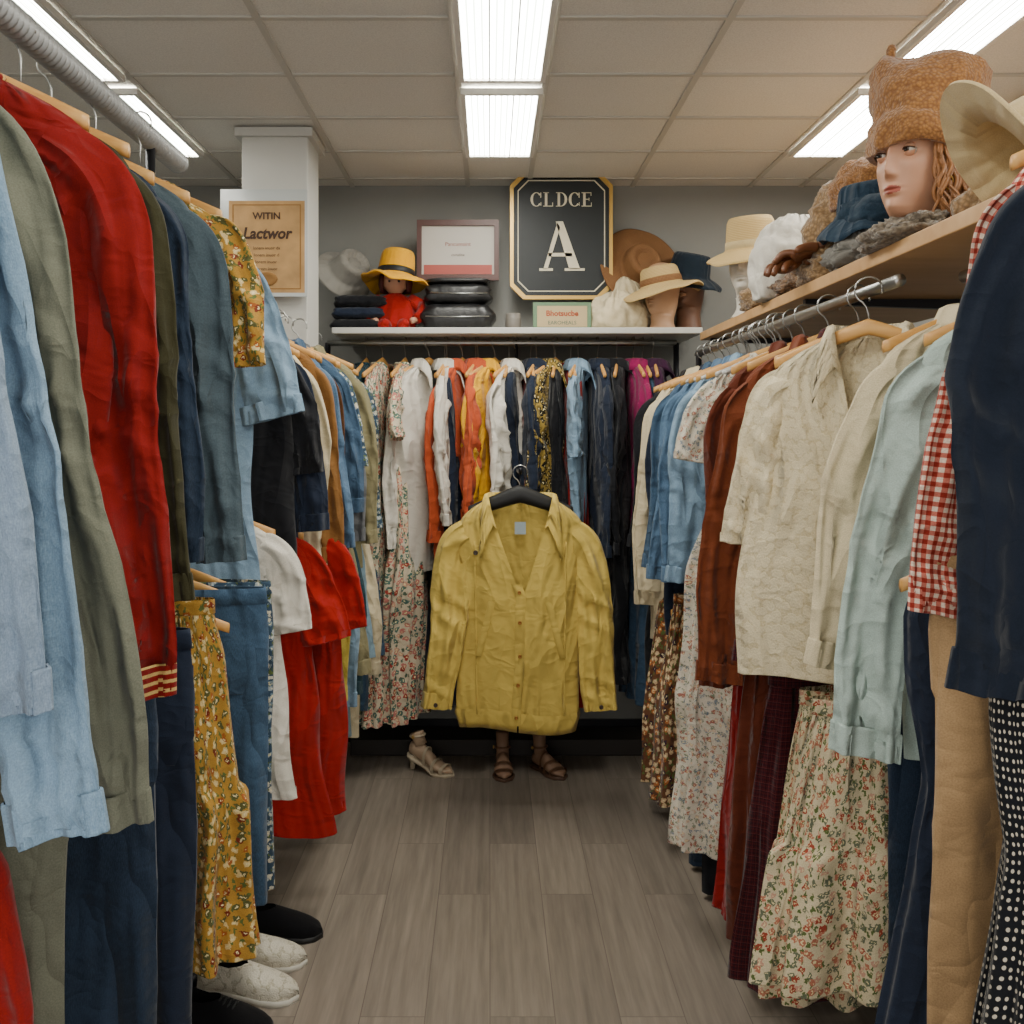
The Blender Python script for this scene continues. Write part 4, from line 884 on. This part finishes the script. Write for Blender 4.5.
def glove(loc,rot):
    gr=[]; s=np.linspace(0,1,14)
    palm=np.stack([0*s,s*.10,.012+.004*np.sin(s*3)],1); gr.append((tube(palm,np.interp(s,[0,.4,1],[.028,.036,.036]),16,.45),))
    for i,(x,l) in enumerate(((-.027,.058),(-.009,.072),(.010,.068),(.027,.052))):
        q=np.linspace(0,1,12); pts=np.stack([x*(1+.3*q),.085+l*q,.014+.018*np.sin(q*2.2)-.022*q*q],1); gr.append((tube(pts,np.interp(q,[0,.85,1],[.0105,.0095,.006]),10),))
    q=np.linspace(0,1,12); pts=np.stack([-.03-.035*q,.03+.05*q,.012+.006*np.sin(3*q)],1); gr.append((tube(pts,np.interp(q,[0,.85,1],[.013,.011,.007]),10),))
    g=mk('glove',gr,m_glove,None,loc,rot); tag(g,'brown leather glove lying on scarves','glove')
    mk('cuff',[(tube([(0,-.02,.013),(0,.005,.013)],[.033,.03],16,.5),)],m_knit,g)
glove((.90,2.5,SH+.085),(R(-15),0,R(60))); glove((.88,2.62,SH+.07),(R(-20),0,R(120)))
dx,dd=-.40,4.02
def doll():
    def ringy(spec,n=40,off=(0,0,0)):
        S=smoothprof(spec,40); th=np.linspace(0,2*np.pi,n+1)
        return np.stack([S[:,1:2]*np.cos(th),S[:,2:3]*np.sin(th),S[:,0:1]+0*th],-1)+np.array(off)
    body=ringy([(0,.001,.001),(0,.085,.05),(.03,.09,.055),(.08,.085,.052),(.12,.085,.048),(.145,.06,.038),(.16,.028,.026),(.165,.02,.02)])
    o=mk('doll',[(body,)],red2,None,(dx,dd,SZ+.001))
    for sd in (-1,1):
        pts=[(sd*.06,0,.135),(sd*.10,-.01,.11),(sd*.115,-.02,.07),(sd*.09,-.05,.045)]
        mk('sleeve',[(tube(pts,[.028,.032,.028,.022],14),)],red2,o)
        mk('hand',[(tube([pts[-1],(sd*.075,-.062,.04),(sd*.067,-.066,.04)],[.013,.014,.008],10),)],m_skin,o)
        mk('leg',[(tube([(sd*.035,-.03,.02),(sd*.04,-.07,.022),(sd*.042,-.10,.02)],[.028,.026,.022],12),)],red2,o)
    hd_=ringy([(.155,.02,.02),(.165,.03,.032),(.185,.05,.052),(.215,.056,.058),(.24,.052,.054),(.26,.03,.03),(.265,.001,.001)])
    mk('head',[(hd_,)],m_skin,o)
    hr=[]
    for i in range(36):
        a=R(60+240*i/35); hr.append((tube([(.057*math.sin(a),-.058*math.cos(a),.245),(.064*math.sin(a),-.066*math.cos(a),.20),(.062*math.sin(a),-.062*math.cos(a),.165)],[.008,.009,.004],6),))
    mk('hair',hr,simple('dark_red_hair','#4a1610',.7),o)
    for sd in (-1,1): mk('eye',[(disc((sd*.02,-.056,.205),.005,(0,-1,0)),)],m_black,o)
    tag(o,'small seated doll in red clothes with dark red hair','doll')
doll()
hat('brimmed_hat','bright yellow brimmed hat with black band on a doll',(dx,dd,SZ+.225),R(20),m_yhat,rc=.078,hc=.12,br=.065,droop=.02,saddle=.015,band=m_band,tilt=(R(-4),R(8)),wob=.006)
m_leather=simple('black_leather','#131315',.42,0,1,50,.5)
def pillow(name,label,cat,loc,sz,mat,rot=0,amp=.05,zipc=None,sd=1):
    n=56; th=np.linspace(0,2*np.pi,n+1); ph=np.linspace(-np.pi/2,np.pi/2,29); P=np.zeros((29,n+1,3))
    for i,p in enumerate(ph):
        for j,t in enumerate(th):
            e=.35; f=lambda v,e: math.copysign(abs(v)**e,v)
            x=f(math.cos(p),.4)*f(math.cos(t),e); y=f(math.cos(p),.4)*f(math.sin(t),e); z=f(math.sin(p),.7)
            w_=1+amp*math.sin(7*x+4*y+sd)*math.cos(3*z+sd*2)+amp*.8*abs(math.sin(6*x-5*z+sd))
            P[i,j]=(x*sz[0]*(1+amp*.5*math.sin(6*z+sd)),y*sz[1]*(1+amp*.4*math.sin(9*x+sd)),(z*w_+1)*sz[2])
    P[:,-1]=P[:,0]
    o=mk(name,[(P,)],mat,None,loc,(0,0,rot)); tag(o,label,cat)
    if zipc: mk('zip',[(tube([(-sz[0]*.85,-sz[1]*1.01,sz[2]),(0,-sz[1]*1.03,sz[2]*.95),(sz[0]*.85,-sz[1]*1.01,sz[2])],.003,8),)],zipc,o)
    return o
pillow('leather_bag','black leather bag lying flat on the shelf','bag',(-.135,4.03,SZ),(.155,.11,.055),m_leather,0,.1,m_chrome,1)
pillow('leather_bag','folded black leather bag stacked on another','bag',(-.135,4.04,SZ+.112),(.14,.10,.042),m_leather,.05,.12,m_chrome,4)
pillow('leather_pouch','slim black leather pouch on top of stacked bags','bag',(-.135,4.02,SZ+.198),(.13,.07,.012),m_leather,0,.06,None,6)
ce.location.z=SZ+.228+29*4.1/F*1.04
for i,(mm,l) in enumerate([(black,'black'),(navy2,'dark navy'),(black,'charcoal black')]):
    pillow('folded_sweater',l+' folded sweater in a stack on the shelf','folded clothes',(-.56+.005*i,4.05,SZ+.05*i),(.11,.12,.024),mm,.06*i,.08,None,i+2)
hat('felt_hat','pale grey felt hat propped behind folded clothes',(-.63,4.15,SZ+.27),R(0),solid('grey_felt','#8f8c85',wr=.2),rc=.08,hc=.09,br=.05,droop=.02,tilt=(R(35),R(50)))
cup=mk('pottery_cup',[(revolve([(1e-4,0),(.03,0),(.034,.02),(.033,.05),(.03,.075),(.028,.075),(.028,.01),(1e-4,.01)],28),)],simple('grey_ceramic','#6f6a63',.5),None,(.098,4.0,SZ)); tag(cup,'small grey ceramic cup on the back shelf','cup')
# ------------------------------------------------------------------ shoes
m_sole_w=simple('white_rubber','#c9c5b9',.6); m_sole_b=simple('black_rubber','#111113',.6); m_in=simple('dark_lining','#141414',.9)
def shoe(name,label,loc,rot,mat,sole,L=.27,hgt=.085,lace=None,heel=0,sock=None,st=.13):
    n=44;m_=25; s=np.linspace(0,1,n)
    wd=np.interp(s,[0,.04,.12,.35,.5,.7,.85,.95,1],[.002,.022,.032,.031,.036,.045,.042,.028,.002])
    ht=np.interp(s,[0,.04,.12,.3,.45,.6,.8,.93,1],[.03,hgt*.85,hgt*.95,hgt*.86,hgt*.8,hgt*.66,hgt*.48,hgt*.33,.012])
    g=np.interp(s,[0,.05,.12,.35,.46,.5],[0,0,.85,.9,.55,0])
    lift=heel*np.clip(1-s/.62,0,1)**.8
    P=np.zeros((n,2*m_,3)); Q=np.zeros((n,2*m_,3))
    for i in range(n):
        top_=np.pi/2-g[i]*.75
        a=np.linspace(0,top_,m_); a=np.concatenate([a,(np.pi-a)[::-1]])
        e=.75
        for A,sc in ((P,1),(Q,.93)):
            A[i,:,1]=sc*wd[i]*np.sign(np.cos(a))*np.abs(np.cos(a))**e; A[i,:,2]=lift[i]+.012+sc*ht[i]*np.abs(np.sin(a))**.9; A[i,:,0]=s[i]*L
    mask=np.ones((n-1,2*m_-1),bool)
    for i in range(n-1):
        if g[i]>0 or g[i+1]>0: mask[i,m_-1]=False
    o=mk(name,[(P,0,mask),(Q,1,mask)],[mat,m_in],None,loc,(0,0,rot))
    so=[]
    for k_,z in ((.0,0),(1.06,0),(1.08,.006),(1.06,.014),(0,.014)):
        so.append([(s[i]*L*1.01-.001,wd[i]*k_,z+lift[i]) for i in range(n)]+[(s[i]*L*1.01-.001,-wd[i]*k_,z+lift[i]) for i in range(n-1,-1,-1)]+[(s[0]*L-.001,wd[0]*k_,z+lift[0])])
    mk('sole',[(np.array(so),)],sole,o)
    if heel>.01: mk('heel',[(tube([(.025,0,heel+.005),(.028,0,heel*.4),(.024,0,.0)],[.022,.012,.010],14),)],sole,o)
    if lace:
        for k_ in range(4):
            t=.50+k_*.045; i=int(t*n); zt=lift[i]+.012+ht[i]+.002
            mk('lace',[(tube([(t*L,-wd[i]*.55,zt-.012),(t*L+.004,0,zt+.002),(t*L,wd[i]*.55,zt-.012)],.0028,8),)],lace,o)
    tag(o,label,'shoe'); return o
def sandal(label,loc,rot,strapm,solem,footm,L=.23,heel=0.0,st=.13):
    # strappy sandal worn by a display foot: sole, straps and foot form
    s=np.linspace(0,1,40); wd=np.interp(s,[0,.04,.15,.4,.7,.9,1],[.003,.022,.031,.027,.043,.032,.003]); lift=heel*np.clip(1-s/.6,0,1)**.8
    so=[]
    for k_,z in ((0,0),(1.05,0),(1.07,.005),(1.05,.011),(0,.011)):
        so.append([(s[i]*L,wd[i]*k_,z+lift[i]) for i in range(40)]+[(s[i]*L,-wd[i]*k_,z+lift[i]) for i in range(39,-1,-1)]+[(0,wd[0]*k_,z+lift[0])])
    o=mk('sandal',[(np.array(so),)],solem,None,loc,(0,0,rot))
    hh=np.interp(s,[0,.05,.2,.35,.55,.8,.95,1],[.012,.05,.075,.07,.05,.026,.018,.006]); th=np.linspace(0,2*np.pi,25)
    Ft=np.array([[(.008+s[i]*(L-.014),.90*wd[i]*math.cos(t),.011+lift[i]+hh[i]*.5+hh[i]*.5*math.sin(t)) for t in th] for i in range(40)])
    Lg=tube([(L*.28,0,heel+.05),(L*.22,0,heel+.085),(L*.2,0,heel+st)],[.027,.025,.028],20)
    mk('foot_form',[(Ft,),(Lg,)],footm,o)
    for t0,wv in ((.80,.016),(.62,.014),(.42,.012)):
        i=int(t0*39); a=np.linspace(-.1,math.pi+.1,24)
        rows=[[(t0*L+dxx+.006*math.sin(x_),(wd[i]*1.0)*math.cos(x_),.010+lift[i]+(hh[i]+.006)*(.5+.5*math.sin(x_)) if math.sin(x_)>0 else .01+lift[i]) for x_ in a] for dxx in (-wv/2,-wv/2+.002,wv/2-.002,wv/2)]
        mk('strap',[(np.array(rows),)],strapm,o)
    mk('ankle_strap',[(tube([(L*.215+.030*math.cos(t),.030*math.sin(t),heel+.088+.004*math.cos(t)) for t in np.linspace(0,6.2832,24)],.005,8,cap=False),)],strapm,o)
    mk('buckle',[(disc((L*.215,-.035,heel+.088),.007),)],m_gold,o)
    if heel>.01: mk('heel',[(tube([(.022,0,heel+.006),(.026,0,heel*.5),(.022,0,.0)],[.022,.013,.011],14),)],strapm,o)
    tag(o,label,'sandal'); return o
m_knitw=lace('white_knit','#d4cebd','#b0a992'); m_blackc=solid('black_canvas','#0d0d10',wr=.1)
shoe('shoe','black low canvas shoe on the floor',(-.73,2.66,.0),R(-8),m_blackc,m_sole_b)
shoe('shoe','white knitted slip-on shoe on the floor',(-.75,2.50,0),R(-2),m_knitw,m_sole_w)
shoe('shoe','white knitted shoe in front of its pair',(-.735,2.39,0),R(-12),m_knitw,m_sole_w)
shoe('shoe','black lace-up canvas shoe with black sole',(-.76,2.25,0),R(-14),m_blackc,m_sole_b,lace=m_black)
m_ls=simple('cream_leather','#b9ab92',.5); m_bs=simple('brown_leather_shoe','#6a4a34',.5); m_foot=simple('foot_form_tan','#8f6f58',.5); m_foot2=simple('foot_form_pale','#b39a80',.5)
sandal('cream leather heeled sandal on a pale display foot',(-.34,3.94,0),R(-28),m_ls,m_ls,m_foot2,.22,.055,.10)
sandal('brown leather strappy sandal on a display foot',(.05,3.98,0),R(-88),m_bs,simple('tan_sole','#5a4030',.6),m_foot,.21,0,.15)
sandal('brown strappy sandal on a display foot, turned outwards',(.18,3.98,0),R(-58),m_bs,simple('tan_sole','#5a4030',.6),m_foot,.22,0,.15)
# ------------------------------------------------------------------ world, camera
wd=bpy.data.worlds.new('World'); bpy.context.scene.world=wd; wd.use_nodes=True
bg=wd.node_tree.nodes['Background']; bg.inputs[0].default_value=(1.0,.965,.90,1); bg.inputs[1].default_value=2.1
cam=bpy.data.cameras.new('camera'); co=bpy.data.objects.new('camera',cam); COL.objects.link(co)
co.location=(0,0,CAMZ); co.rotation_euler=(math.pi/2,0,0); cam.lens=36*F/1024; cam.sensor_width=36; cam.shift_x=22/1024; cam.shift_y=-82/1024; cam.clip_start=.05
bpy.context.scene.camera=co
